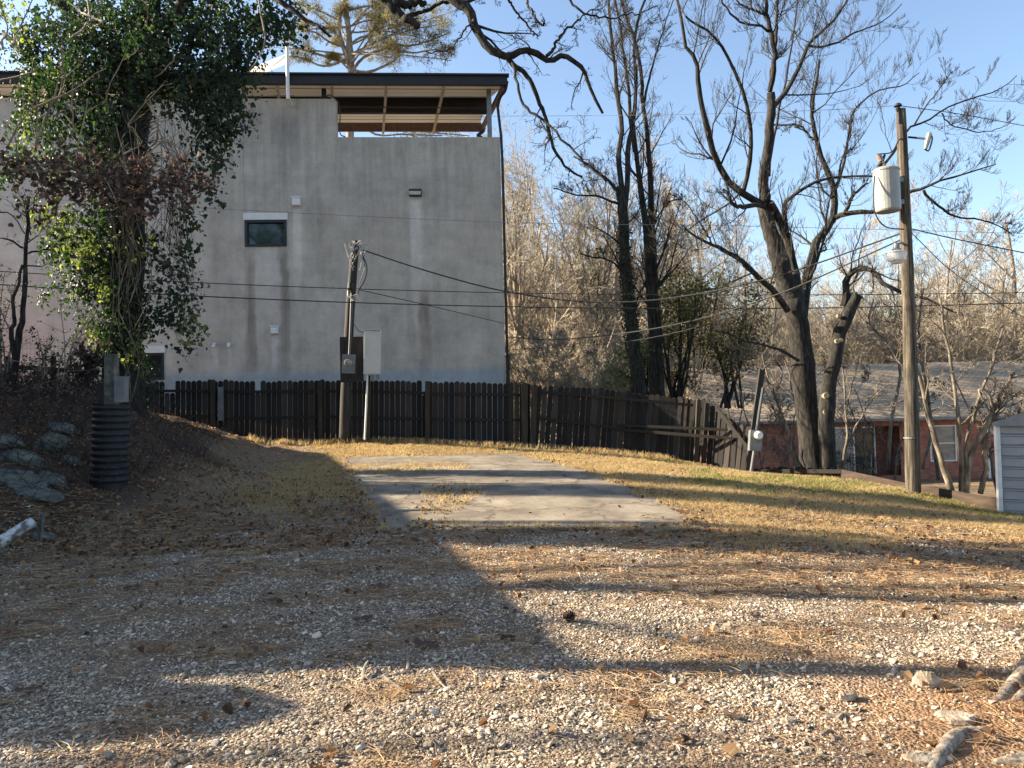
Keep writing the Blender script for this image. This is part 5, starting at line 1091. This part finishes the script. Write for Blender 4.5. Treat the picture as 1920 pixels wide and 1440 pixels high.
# ------------------------------------------------------------------ overhead wires
def wire(label, pts, r=.011, mat='wire', n=24, cat='wire'):
    q = [P(*p) for p in pts]; o = MB().tube(spline(q, n), r, 5).build('overhead_wire', M[mat]); return tag(o, label, cat, 'overhead wires')
wire('upper of the two long black wires crossing the stucco wall', [(-300,490,17),(370,530,18.5),(945,549,20),(1500,553,20),(2000,548,20)])
wire('lower and thicker of the two long black wires crossing the stucco wall', [(-300,515,16.5),(385,556,18),(945,575,19.5),(1500,578,19.5),(2000,566,19.5)], .014)
wire('black cable dropping from the top of the leaning meter pole toward the right', [(678,468,20.2),(800,508,20.2),(945,546,20.2),(1100,566,20),(1250,560,19),(1450,520,17),(1694,436,14.8)], .018)
wire('thin cable sloping from the meter pole down across the wall to the building corner', [(672,543,20.2),(800,572,22),(952,608,26.9)], .011)
wire('drooping cable between the building corner and the utility pole', [(952,632,26.9),(1060,636,24),(1250,612,20),(1450,555,17),(1695,447,14.8)], .016)
wire('hair-thin grey wire crossing the wall above the square window', [(-300,350,19),(380,390,19),(945,417,20),(1400,424,20),(2000,440,20)], .006, 'wire_grey')
wire('high primary wire running from the utility pole top to the upper right', [(1685,198,14.7),(1800,214,15.5),(1960,243,17)], .008)
wire('high primary wire running from the utility pole top to the left', [(1685,198,14.7),(1500,208,18),(1200,216,24),(900,218,30)], .006)
wire('thin service wire slanting from the utility pole down to the right', [(1704,432,14.8),(1800,520,16),(1960,620,18)], .009)
wire('nearly level service wire from the utility pole to the right edge', [(1704,428,14.8),(1800,450,15),(1960,482,15.5)], .012)
wire('thin cable over the fence between the slender trees and the big tree', [(952,656,26.8),(1180,640,22),(1400,585,18),(1530,520,18.6)], .009)

# ------------------------------------------------------------------ corrugated pipe and its post on the left
def culvert():
    d = 11.5; b = P(206, 905, d); t = P(209, 758, d); root = empty('corrugated_pipe', b, 'upright black corrugated drain pipe standing before the ivy-clad oak', 'drain pipe')
    H_ = t[2] - b[2]; r = .262; nr = 12; prof = []
    for i in range(nr):
        z = H_ * i / nr; s = H_ / nr
        prof += [(r-.028, z), (r-.026, z+s*.12), (r, z+s*.28), (r+.004, z+s*.5), (r, z+s*.72), (r-.026, z+s*.88)]
    prof += [(r+.01, H_), (r-.035, H_), (r-.04, H_-.4)]; prof = [(a, z) for a, z in prof]
    prof.insert(0, (r, -.3)); MB().lathe(b, prof, 40, (t-b)).build('pipe_body', M['black'], root, smooth=True)
    p0 = P(207, 800, d); root = empty('square_post', p0, 'greenish square wooden post rising out of the black corrugated pipe', 'post')
    MB().beam(P(208,860,d), P(209,664,d), .15, .12, up=(0,1,0)).beam(P(218,860,d-.02), P(218,672,d-.02), .02, .14, up=(0,1,0)).build('post_body', M['rock_green'], root)
    MB().beam(P(190,860,d+.1), P(191,718,d+.1), .10, .10, up=(0,1,0)).build('stake', M['pole_dark'], root)
    a = P(228, 754, d-.13); root = empty('metal_box', a, 'weathered grey metal box on the rim of the black corrugated pipe', 'utility box')
    MB().beam(a, P(228,708,d-.13), .15, .13, up=(0,1,0)).build('box_body', M['box_grey'], root); MB().beam(P(228,708,d-.13), P(228,706,d-.13), .175, .14, up=(0,1,0)).build('lid', M['box_grey'], root)
culvert()
def pvc():
    a = P(-40, 1046, 7.7); b = P(62, 979, 8.1); a[2] = max(a[2], g1(a[0], a[1]) + .06); root = empty('white_pipe', b, 'flaking white pipe lying on the left bank beside the stones', 'pipe')
    MB().tube(spline([a, (a+b)/2, b], 12), .062, 16).build('pipe_body', M['pvc'], root, smooth=True)
    c = P(74, 985, 8.15); MB().beam(c - A([0,0,.16]), c + A([.03,0,.12]), .02, .2, up=(.6,-.7,0)).build('end_plate', M['rock_green'], root)
pvc()

# ------------------------------------------------------------------ rocks, roots, sticks, cone
def rock(name, label, px, py, w_, h_, dep, mat, seed, group=None, flat=1.0, sink=.25, cat='stone', rz=0):
    g = np.random.default_rng(seed); p = onG(px, py); n1_, n2_ = 14, 20; V = []
    dirs = norm(g.normal(size=(11, 3))); offs = .45 + .42 * g.random(11)
    for i in range(n1_):
        th = math.pi * i / (n1_ - 1)
        for j in range(n2_):
            ph = 2*math.pi*j/n2_; q = A([math.sin(th)*math.cos(ph), math.sin(th)*math.sin(ph), math.cos(th)])
            r = min(1.0, min(o_ / max(1e-3, q @ dd) if q @ dd > 0 else 9 for dd, o_ in zip(dirs, offs))); V.append(q * r * (1 + .05*g.normal()))
    V = A(V) * A([w_/2, dep/2, h_/2]); V = V @ np.array(Matrix.Rotation(rz, 3, 'Z')).T
    root = p + A([0, 0, h_*(.5-sink)]); f = [[i*n2_+j, (i+1)*n2_+j, (i+1)*n2_+(j+1)%n2_, i*n2_+(j+1)%n2_] for i in range(n1_-1) for j in range(n2_)]
    e_ = .5; nv = Vector((g1(p[0]-e_, p[1]) - g1(p[0]+e_, p[1]), g1(p[0], p[1]-e_) - g1(p[0], p[1]+e_), 2*e_)).normalized(); Q = np.array(Vector((0,0,1)).rotation_difference(nv).to_matrix()); V = V @ Q.T; root = p + np.array(nv)*h_*(.5-sink); mb = MB(); mb.add(V, f); ob = mb.build(name, M[mat], None, local=True); ob.location = root
    tag(ob, label, cat, group); return ob
for i, (px, py, w_, h_, dp_, lab) in enumerate(((22,905,.85,.30,.6,'long pale grey slab stone at the left edge above the white pipe'),(30,868,.8,.34,.6,'greenish slab stone leaning on the left bank, highest at the left edge'),(95,838,.75,.40,.6,'rounded mossy stone in the middle of the left bank'),
        (115,812,.5,.34,.5,'upper angular stone left of the corrugated pipe'),(60,930,.75,.26,.6,'dark flat stone half buried in leaves above the white pipe'),(98,905,.5,.2,.5,'low blue-grey stone left of the foot of the corrugated pipe'),
        (80,1010,.36,.12,.25,'dark flat stone just right of the white pipe end'),(135,868,.35,.22,.3,'small tilted stone close to the left of the corrugated pipe'),(15,840,.6,.3,.5,'dark stone under the leaves at the left edge, topmost of the pile'))):
    rock('bank_stone', lab, px, py, w_, h_, dp_, 'rock_green', 200+i, 'stones of the left bank', sink=.32, rz=.3*(-1)**i)
for i, (px, py, w_, h_, dp_, lab, mt) in enumerate(((1742,1290,.16,.14,.12,'knobbly pale stone left of the roots at the right edge','rock_pale'),(1588,1312,.13,.07,.1,'white oval stone in the gravel below the long shadow','rock_pale'),(1792,1352,.19,.08,.15,'flat yellowish stone above the lower root','rock_pale'),
        (1482,1358,.09,.05,.07,'small pale stone between twigs in the lower right gravel','rock_pale'),(1725,1432,.2,.08,.12,'broken pale stone at the bottom edge near the root','rock_pale'),(1395,1255,.08,.05,.07,'small grey stone inside the long thin shadow','stone'),(1348,1380,.07,.04,.06,'lone bluish stone in the lower gravel','stone'),(1695,1418,.07,.04,.06,'small white stone left of the broken pale one','rock_pale'),(232,1218,.09,.05,.07,'lone tan stone in the shaded gravel on the left','rock_pale'),(1905,1436,.2,.09,.1,'dark-topped stone in the bottom right corner','rock_pale'))):
    rock('ground_stone', lab, px, py, w_, h_, dp_, mt, 300+i, 'single stones in the yard', sink=.3)
def ground_path(pts, lift): return [onG(a, b_) + A([0, 0, c_ * lift]) for a, b_, c_ in pts]
def roots():
    b = onG(1915, 1285); root = empty('tree_roots', b, 'pale exposed tree roots crossing the bare dirt at the right edge', 'roots')
    def rt(pts, r, nm='root', m_='root', l=.02): MB().tube(spline(ground_path(pts, l), 22), np.interp(np.linspace(0,1,22), np.linspace(0,1,len(r)), r), 12, jit=.3).build(nm, M[m_], root, smooth=True)
    rt([(1990,1235,4),(1940,1262,2.4),(1910,1285,1.2),(1875,1312,.2),(1862,1322,-1)], [.075,.055,.04,.025,.012]); rt([(1960,1300,2),(1920,1308,.8),(1895,1318,-.5)], [.04,.025,.012])
    rt([(1960,1270,3),(1930,1278,1),(1890,1270,-.3)], [.028,.018,.008])
    rt([(1735,1470,-1),(1760,1430,.7),(1785,1400,1.2),(1810,1385,1),(1850,1382,.6),(1885,1392,-.6)], [.018,.026,.032,.03,.022,.012]); rt([(1790,1400,.6),(1778,1382,.5),(1768,1372,-.3)], [.018,.014,.008]); rt([(1810,1390,.6),(1830,1402,.4),(1850,1420,-.3)], [.02,.016,.008])
roots()
def big_offtree():
    # the trunk those roots belong to stands just outside the right edge
    p = A([3.5, 3.75, 0]); p[2] = g1(p[0], p[1]); root = empty('oak_trunk', p, 'thick rough trunk just past the right edge that the pale roots run from', 'tree')
    MB().tube(spline([p - A([0,0,.2]), p + A([.05,0,.5]), p + A([.1,0,3]), p + A([.3,.2,8])], 20), np.interp(np.linspace(0,1,20), [0,.06,.2,1], [.42,.3,.26,.18]), 16, jit=.12).build('trunk', M['root'], root, smooth=True)
big_offtree()
def sticks():
    S = [('broken forked stick on the gravel at the edge of the big shadow', [[(682,1286,.3),(705,1278,.8),(735,1270,.8),(762,1262,.8),(765,1245,3),(764,1230,6)],[(722,1274,.8),(745,1290,.8),(770,1303,.3)],[(678,1282,.2),(684,1262,3),(690,1255,4)]], .006),
         ('thin curved twig right of the forked stick', [[(812,1272,3),(830,1288,.8),(855,1304,.3)],[(826,1290,.6),(860,1282,.6),(920,1281,.3)]], .005),
         ('straight dark twig lying in the right gravel above the long shadow', [[(1425,1216,.4),(1470,1214,.7),(1520,1213,.3)]], .005), ('pale crooked branch piece on the slab-side grass edge', [[(1300,975,.3),(1340,980,.8),(1365,990,.3)]], .009),
         ('small dark twig on the lower middle gravel', [[(1180,1300,.3),(1205,1296,1),(1222,1272,2)]], .004), ('weathered stick in the lower right litter', [[(1570,1352,.3),(1582,1346,1),(1586,1362,.3)],[(1545,1348,.3),(1585,1345,.8),(1610,1346,.3)]], .008), ('bare stick across the concrete right half', [[(1120,966,.3),(1140,958,.8),(1165,957,.6),(1190,953,.3)]], .01), ('thin twig near the middle of the right gravel', [[(1205,1175,.4),(1235,1166,.8),(1262,1166,.4)]], .004)]
    for lab, paths, r in S:
        mb = MB()
        for q in paths: 
            pp = ground_path(q, .012); n = len(pp)*3; mb.tube(spline(pp, n), np.linspace(r*2.0, r*1.0, n), 6, jit=.4)
        tag(mb.build('fallen_stick', M['bark_pale']), lab, 'stick', 'sticks on the ground')
sticks()
def cone():
    p = onG(1066, 1163) + A([0,0,.025]); g = np.random.default_rng(6); root = empty('pine_cone', p, 'open brown pine cone lying in the sunlit gravel', 'pine cone'); mb = MB(); ax = norm(A([.8,-.3,.35]))
    u = norm(np.cross(ax, A([0,0,1]))); v = np.cross(u, ax)
    for i in range(70):
        t = i/69; a = i*2.4; rr = .034*math.sin(math.pi*(.12+.82*t))+.006; c_ = p + ax*(t-.5)*.085; o = u*math.cos(a) + v*math.sin(a); s = np.cross(ax, o)
        mb.add([c_, c_ + o*rr + s*.009 + ax*.004, c_ + o*rr*1.15 + ax*.012, c_ + o*rr - s*.009 + ax*.004], [[0,1,2,3]])
    mb.tube([p - ax*.04, p + ax*.04], .012, 8); mb.build('cone_scales', M['brown_leaf'], root)
cone()
def bigleaf(px, py, s, lab, seed, mt='brown_leaf', up=.02):
    g = np.random.default_rng(seed); p = onG(px, py) + A([0,0,up]); k = 14; a = np.linspace(-2.7, 2.7, k); s = s*1.25; r = s * (.42 + .58 * np.abs(np.cos(a * 2.6))**1.6) * (1 + .15*g.normal(size=k)); rz = g.random()*6.28
    V = [[0,0,.012]] + [[r[i]*math.cos(a[i]+rz), r[i]*math.sin(a[i]+rz), abs(g.normal(0, s*.18))] for i in range(k)]
    ob = MB().add(V, [[0,i,i+1] for i in range(1,k)]).build('dead_leaf', M[mt], None, local=True); ob.location = p; tag(ob, lab, 'leaf', 'single dead leaves on the gravel')
for i, a_ in enumerate(((53,1303,.075,'large tan maple leaf on the shaded gravel at lower left'),(679,1166,.06,'star-shaped brown leaf in the middle of the shaded gravel'),(706,1104,.07,'pale curled leaf above the star-shaped one'),(798,1216,.065,'crumpled brown leaf near the sunlit edge of the big shadow'),(240,1058,.08,'brown leaf high on the shaded gravel at left'),
        (252,1107,.07,'curled yellowish leaf on the shaded gravel, left part'),(975,1086,.05,'dark upright leaf on the sunlit straw'),(1412,1157,.05,'orange leaf in the right gravel'),(1820,920,.09,'brown leaf by the retaining board'),(510,1131,.05,'small pale leaf scrap on shaded gravel'),(1370,1352,.05,'rusty leaf on the lower right gravel'),(830,1155,.05,'dull leaf close below the concrete on the shaded side'))): bigleaf(*a_, seed=400+i)

# ------------------------------------------------------------------ scattered ground cover (stuff)
gs = np.random.default_rng(900)
def sample(n, y0, y1, wide=.78, pw=2.0):
    """points in a widened view wedge; pw>1 favours the near part"""
    u = gs.random(n); y = y0 + (y1 - y0) * u ** pw; x = (gs.random(n)*2 - 1) * (y * wide + 1.0); return x, y
def hgt(x, y):
    z = G(x, y) + ((fbm(x*1.3, y*1.3) - .5) * .05 + (fbm(x*6, y*6, 3) - .5) * .022); z = np.where(pdist(x, y, SLAB) < 0, G(x, y) + .028, z)
    bk = sst(-5.2, -6.6, x) * sst(6, 9, y) * sst(24, 20, y); return z + bk * (fbm(x*3+5, y*3) - .5) * .28
ICO = None
def ico():
    t = (1 + 5**.5) / 2; v = norm(A([[-1,t,0],[1,t,0],[-1,-t,0],[1,-t,0],[0,-1,t],[0,1,t],[0,-1,-t],[0,1,-t],[t,0,-1],[t,0,1],[-t,0,-1],[-t,0,1]]))
    f = np.array([[0,11,5],[0,5,1],[0,1,7],[0,7,10],[0,10,11],[1,5,9],[5,11,4],[11,10,2],[10,7,6],[7,1,8],[3,9,4],[3,4,2],[3,2,6],[3,6,8],[3,8,9],[4,9,5],[2,4,11],[6,2,10],[8,6,7],[9,8,1]]); return v, f
def gravel():
    v, f = ico(); mb = MB(); x, y = sample(380000, 2.3, 10.5, pw=1.5); gr, st, di = zones(x, y)
    w_ = (.35 + .65*sst(.42, .52, fbm(x*2.6+5, y*2.0+3, 4))) * (1 - .9*gr) * (1 - .72*st) * (1 - .85*di); keep = (gs.random(len(x)) < w_) & (pdist(x, y, SLAB) > .02) & (gs.random(len(x)) < np.clip((11.5 - y)/4, 0, 1)); x = x[keep]; y = y[keep]; n = len(x)
    s_0 = .0042; s = s_0 * np.exp(gs.normal(0, .5, n)) + .0008*np.maximum(0, y-5); s = np.minimum(s, .028); z = hgt(x, y)
    V = np.repeat(v[None], n, 0) * (1 + .28 * gs.normal(size=(n, 12, 1))) ; V *= np.stack([1.0 + .5*gs.random(n), .75 + .35*gs.random(n), .45 + .35*gs.random(n)], 1)[:, None] * s[:, None, None]
    a = gs.random(n) * 6.28; ca, sa = np.cos(a)[:, None], np.sin(a)[:, None]; X = V[..., 0]*ca - V[..., 1]*sa; Y = V[..., 0]*sa + V[..., 1]*ca; tl = gs.normal(0, .3, (n, 1)); Z = V[..., 2] + X*tl
    V = np.stack([X + x[:, None], Y + y[:, None], Z + (z + s*.25)[:, None]], -1); F_ = (f[None] + (np.arange(n)*12)[:, None, None]).reshape(-1, 3)
    mb.add(V.reshape(-1, 3), F_); tag(mb.build('gravel', M['stone']), 'loose pale gravel covering the near yard', 'gravel', kind='stuff'); print('gravel', n)
gravel()
def blades(name, mt, x, y, hgt_, wd, label, cat, lean=.5, perc=4):
    n = len(x) * perc; X = np.repeat(x, perc) + gs.normal(0, .03, n); Y = np.repeat(y, perc) + gs.normal(0, .03, n); Z = hgt(X, Y) - .005
    h = hgt_ * (.5 + gs.random(n)); a = gs.random(n)*6.28; l = gs.normal(0, lean, (n, 2)); w2 = wd * (.7 + .6*gs.random(n)) * np.maximum(1, Y / 9)
    b = np.stack([X, Y, Z], 1); sd = np.stack([np.cos(a)*w2, np.sin(a)*w2, 0*a], 1); md = b + np.stack([l[:,0]*h*.35, l[:,1]*h*.35, h*.6], 1); tp = b + np.stack([l[:,0]*h, l[:,1]*h, h*.95], 1)
    V = np.stack([b - sd, b + sd, md + sd*.7, md - sd*.7, tp], 1); o = np.arange(n)[:, None]*5; mb = MB(); b0 = mb.n; mb.add(V.reshape(-1, 3), o + [0,1,2,3]); mb.f.setdefault(3, []).append(o + [3,2,4])
    tag(mb.build(name, M[mt]), label, cat, kind='stuff'); print(name, n)
x, y = sample(150000, 7.2, 22.5, .74, 1.15); gr, st, di = zones(x, y); sd_ = pdist(x, y, SLAB)
tuft = np.where(np.hypot((x+2.6)/1.5, (y-15.6)/.8) < .8 + .5*vn(x*2, y*2), .9, 0) + np.where(np.hypot((x+.95)/.5, (y-11.8)/1.3) < .5 + .8*vn(x*2.5, y*2.5), .5, 0) + .9*(sd_ > -.28*vn(x*3, y*1.6))
bankm = sst(-4.9, -6.2, x + sst(14, 19, y)*1.9)
k = gs.random(len(x)) < np.where(sd_ < .0, tuft * .6, gr * (1 - .9*bankm)) * (.45 + .55*(fbm(x*1.6, y*1.6) > .47)); fence_y = np.interp(x, [-9, .6, 2, 4, 6.2, 8.9], [21, 20.7, 20.5, 20.2, 18.4, 13.6]); k &= (y < fence_y - .05) & (x < 7.4 + (17.5-y)*.42)
x = x[k]; y = y[k]; gn = (fbm(x*.5+3, y*.5, 3) > .53) & (y > 12) & (gs.random(len(x)) < .6) & (x > -1)
blades('dry_grass', 'grass_dry', x[~gn], y[~gn], .055, .0022, 'straw-coloured winter grass of the yard', 'grass', .8, 6); blades('green_grass', 'grass_green', x[gn], y[gn], .05, .0025, 'patches of green winter grass near the fence', 'grass', .7, 5)
# tall dry stalks along the fence foot and edge tufts
x = gs.random(900)*11 - 7; y = np.interp(x, [-9, .6, 4, 6.2], [20.9, 20.5, 20.0, 18.3]) - gs.random(900)*.5
blades('fence_weeds', 'grass_dry', x, y, .13, .003, 'taller dry weeds along the foot of the picket fence', 'weeds', .35, 6)
def needles():
    n = 90000; x, y = sample(n, 2.3, 11, .78, 1.4); gr, st, di = zones(x, y); cl = fbm(x*2.2+11, y*3.5+4, 3); k = gs.random(n) < (.09 + 1.0*st*(1-.7*di) + .10*di) * np.where(cl > .47, 1, .22); k &= pdist(x, y, SLAB) > -.05; x = x[k]; y = y[k]; n = len(x)
    z = hgt(x, y) + .012 + gs.random(n)*.012; a = gs.normal(0, .9, n) + np.where(gs.random(n) < .5, 0, np.pi); L = .05 + .05*gs.random(n); w_ = .0011 * np.maximum(1, y/5); dx = np.cos(a)*L; dy = np.sin(a)*L; dz = gs.normal(0, .007, n)
    c = np.stack([x, y, z], 1); d = np.stack([dx, dy, dz], 1); s = np.stack([-np.sin(a)*w_, np.cos(a)*w_, w_*.5], 1); m = c + np.stack([-dy*.12, dx*.12, np.abs(dz)], 1)
    V = np.stack([c - d - s, c - d + s, m + s, m - s, c + d + s, c + d - s], 1); o = np.arange(n)[:, None]*6; mb = MB(); mb.add(V.reshape(-1, 3), np.concatenate([o + [0,1,2,3], o + [3,2,4,5]]))
    tag(mb.build('pine_straw', M['needle']), 'rusty pine needles strewn over the gravel', 'pine straw', kind='stuff'); print('needles', n)
needles()
def litter():
    n = 90000; x, y = sample(n, 2.6, 21, .76, 1.25); gr, st, di = zones(x, y); bank = sst(-4.6, -6.0, x + sst(14, 19, y)*1.9) * sst(6.5, 9, y)
    p_ = .006 + .012*sst(5, 8, y) + .10*st + 1.0*bank + np.where((x < -1.5) & (y > 8.3), .75*sst(15.5, 12, y) + .2, 0) + .34*sst(1.0, 2.6, x)*sst(6.6, 8, y)*sst(13.5, 11, y) + .08*sst(1.2, 3, x)*sst(8, 10, y) + .25*np.exp(-((y-9.0)/.35)**2)*(x > -1.3) + .45*np.exp(-((pdist(x,y,SLAB)-.05)/.25)**2) + .5*(np.hypot((x+1.0)/.55, (y-11.5)/1.4) < 1)
    cl = fbm(x*1.9+31, y*2.4, 3); k = gs.random(n) < p_ * np.where(cl > .48, 1, .35) * .75; sdist = pdist(x, y, SLAB); k &= (sdist > -.1) | (gs.random(n) < .02) | ((np.hypot((x+1.0)/.55, (y-11.5)/1.4) < .5 + .7*vn(x*2.5, y*2.5)) | ((np.abs(y - 9.9 - .25*np.sin(x*2.3)) < .07) & (gs.random(n) < .5)) | (sdist > -.3*vn(x*3.1, y*2))); k &= (y < np.interp(x, [-9, .6, 2, 4, 6.2, 8.9], [21, 20.7, 20.5, 20.2, 18.4, 13.6]))
    x = x[k]; y = y[k]; n = len(x); C = np.stack([x, y, hgt(x, y) + .012 + gs.random(n)*.02], 1); nr = A([0,0,1]) + gs.normal(0, .55, (n, 3)); sz = .025 + .045*gs.random(n)**1.5
    nr = norm(nr); tip = norm(np.cross(nr, gs.normal(size=(n, 3)))); sd = np.cross(tip, nr); cu = .25 + .5*gs.random((n,1))
    sh = [(0,-.5,0),(.38,-.25,1),(.30,.2,.6),(0,.6,-.2),(-.30,.2,.6),(-.38,-.25,1)]; V = np.stack([C + (sd*a + tip*b_ + nr*c_*cu*.5)*sz[:, None] for a, b_, c_ in sh], 1); o = np.arange(n)[:, None]*6
    mb = MB(); mb.add(V.reshape(-1, 3), np.concatenate([o + [0,1,2,3], o + [0,3,4,5]])); tag(mb.build('leaf_litter', M['litter']), 'brown fallen leaf litter on the bank and yard', 'leaf litter', kind='stuff'); print('litter', n)
litter()
def brush():
    """dead vines, stems and brambles over the left bank"""
    n = 1500; y = 9.5 + gs.random(n)*9; x = -5.6 - gs.random(n)**.8*6 - np.maximum(0, y-14)*.35; z = hgt(x, y); m = 6; Pt = np.zeros((n, m, 3)); a = gs.random(n)*6.28; L = .25 + gs.random(n)*.6
    for i in range(m): t = i/(m-1); Pt[:, i] = np.stack([x + np.cos(a)*L*t, y + np.sin(a)*L*t, z + L*(.75*np.sin(t*2.4)) * gs.random(n)**.3], 1)
    R = np.full((n, m), .004); mb = MB(); v, f = tubes(Pt, R, 3); mb.add(v, f); tag(mb.build('bramble', M['bark']), 'tangle of dead vines and stems on the left bank', 'brambles', kind='stuff')
    n = 5200; y = 12.5 + gs.random(n)*6; x = -7.2 - gs.random(n)*6 - np.maximum(0, y-14)*.3; C = np.stack([x, y, hgt(x, y) + gs.random(n)**1.5*.42], 1); mb = MB(); leaves(mb, C, gs.normal(size=(n,3)), .035 + gs.random(n)*.05, gs, curl=.8)
    tag(mb.build('dead_undergrowth', M['brown_leaf']), 'russet dead undergrowth on top of the left bank', 'undergrowth', kind='stuff')
brush()

# ------------------------------------------------------------------ what stands left of the frame and throws the big shadow
def neighbour():
    ct = 1 / math.tan(rad(SUN_EL)); hs = A([SD.x, SD.y, 0]); hs = hs / np.linalg.norm(hs); sh = A([-.74, 8.58, 0]); Hh = 7.0
    r0 = sh + hs * Hh * ct; u = norm(A([-.27, .963, 0])); v = A([u[1], -u[0], 0]); L = 10.0; hw = 3.2; eh = 4.8; r1 = r0 + u*L; root = empty('neighbour_house', r0, 'gabled neighbouring house left of the picture that throws the big shadow', 'house')
    w = lambda p, z: A([p[0], p[1], z]); a, b, c, d = r0 - v*hw, r0 + v*hw, r1 + v*hw, r1 - v*hw; mb = MB()
    mb.add([w(a,-.5),w(b,-.5),w(b,eh),w(r0,Hh-.1),w(a,eh)], [[0,1,2,3,4]]); mb.add([w(d,-.5),w(c,-.5),w(c,eh),w(r1,Hh-.1),w(d,eh)], [[0,4,3,2,1]]); mb.add([w(b,-.5),w(c,-.5),w(c,eh),w(b,eh)], [[0,1,2,3]]); mb.add([w(a,-.5),w(d,-.5),w(d,eh),w(a,eh)], [[0,3,2,1]]); mb.build('wall', M['brick'], root)
    mb = MB(); o = .25; A_, B_, C_, D_ = a - v*o, b + v*o, c + v*o, d - v*o; mb.add([w(B_,eh-.1),w(C_,eh-.1),w(r1,Hh),w(r0,Hh),w(D_,eh-.1),w(A_,eh-.1)], [[0,1,2,3],[3,2,4,5]]); mb.build('roof', M['shingle'], root)
    r0 = A([.38, 4.58, 0]) + hs*4.6*ct; r1 = r0 + u*4.6; hw = 2.0; eh = 3.3; Hh = 4.6; root = empty('shadow_garage', r0, 'made-up gabled garage left of the picture, added to sharpen the big shadow', 'garage')  # unseen garage added so the near edge of the shadow falls crisp
    a, b, c, d = r0 - v*hw, r0 + v*hw, r1 + v*hw, r1 - v*hw; mb = MB()
    mb.add([w(a,-.5),w(b,-.5),w(b,eh),w(r0,Hh-.05),w(a,eh)], [[0,1,2,3,4]]); mb.add([w(d,-.5),w(c,-.5),w(c,eh),w(r1,Hh-.05),w(d,eh)], [[0,4,3,2,1]]); mb.add([w(b,-.5),w(c,-.5),w(c,eh),w(b,eh)], [[0,1,2,3]]); mb.add([w(a,-.5),w(d,-.5),w(d,eh),w(a,eh)], [[0,3,2,1]]); mb.build('wall', M['brick'], root)
    mb = MB(); mb.add([w(b,eh),w(c,eh),w(r1,Hh),w(r0,Hh),w(d,eh),w(a,eh)], [[0,1,2,3],[3,2,4,5]]); mb.build('roof', M['shingle'], root)
    p = A([.4, 4.47, 0]) + hs*9.6; root = empty('service_pole', p, 'wooden pole left of the picture that throws the long thin shadow', 'utility pole'); MB().tube([p, p + A([0,0,6.6])], .11, 12).build('pole', M['pole'], root)
    q = A([-4.35, 4.36, 0]) + hs*1.75*ct; q[2] = g1(q[0], q[1]); root = empty('holly_bush', q, 'dense clipped evergreen bush left of the picture', 'bush'); g = np.random.default_rng(71); n = 6000
    st = MB(); st.tube([q, q + A([0,0,2.0])], .05, 8).build('stem', M['bark'], root); uu = norm(g.normal(size=(n,3))) * g.random((n,1))**.4; lf = MB(); leaves(lf, q + A([0,0,1.75]) + uu*A([.95,.52,.8]), uu, .07 + g.random(n)*.05, g); lf.build('foliage', M['ivy'], root)
neighbour()
for i_, (xy, H_, lab) in enumerate((((-22,9.6),14,'tall bare tree left of the picture, nearest the neighbouring house'),((-21,12.7),15,'bare tree left of the picture behind the neighbouring house'),((-23,6.1),13,'bare tree left of the picture in front of the neighbouring house'))):
    g_ = np.random.default_rng(500 + i_); root = empty('bare_tree', (xy[0], xy[1], .8), lab, 'tree', 'bare trees left of the picture'); n = 14
    sp_ = spline([A([0,0,-.3]), A([.2,.1,H_*.35]), A([-.2,.3,H_*.7]), A([.1,0,H_])], n)[None]; rr_ = np.linspace(.2, .1, n)[None]; t = MB(); v, f = tubes(sp_, rr_, 10); t.add(v, f); t.build('trunk', M['bark'], root, local=True, smooth=True)
    c = MB(); twigs(c, sp_, rr_, [dict(per=9, ln=.4, ang=55, trop=.4, jit=.15, t0=.35, n=7, rr=.6, k=5), dict(per=5, ln=.5, ang=45, trop=.3, jit=.15, n=5), dict(per=4, ln=.5, ang=45, trop=.3, jit=.15, n=4)], g_, .006); c.build('crown', M['bark'], root, local=True)

def narrow_evergreen(x, y, H, lab, sd):
    g = np.random.default_rng(sd); root = empty('cypress_tree', (x, y, g1(x, y)), lab, 'tree', 'narrow evergreens left of the picture'); n = 5200
    MB().tube([(0,0,-.3),(0,0,H*.5),(.1,0,H)], [.16,.1,.03], 8).build('trunk', M['bark'], root, local=True)
    t = g.random(n)**.8; a = g.random(n)*6.28; r = (.62*np.sin(np.pi*np.clip(t*.9+.08, 0, 1))**.6) * g.random(n)**.5; C = np.stack([np.cos(a)*r, np.sin(a)*r, H*(.38+.62*t)], 1)
    lf = MB(); leaves(lf, C, np.stack([np.cos(a), np.sin(a), 0*a], 1), .12 + g.random(n)*.1, g); lf.build('foliage', M['cedar'], root, local=True)
narrow_evergreen(-21.5, 15.75, 14.5, 'narrow evergreen left of the picture whose shadow bands the concrete', 601)
narrow_evergreen(-24.0, 12.6, 15.0, 'taller narrow evergreen left of the picture behind the bare trees', 602)
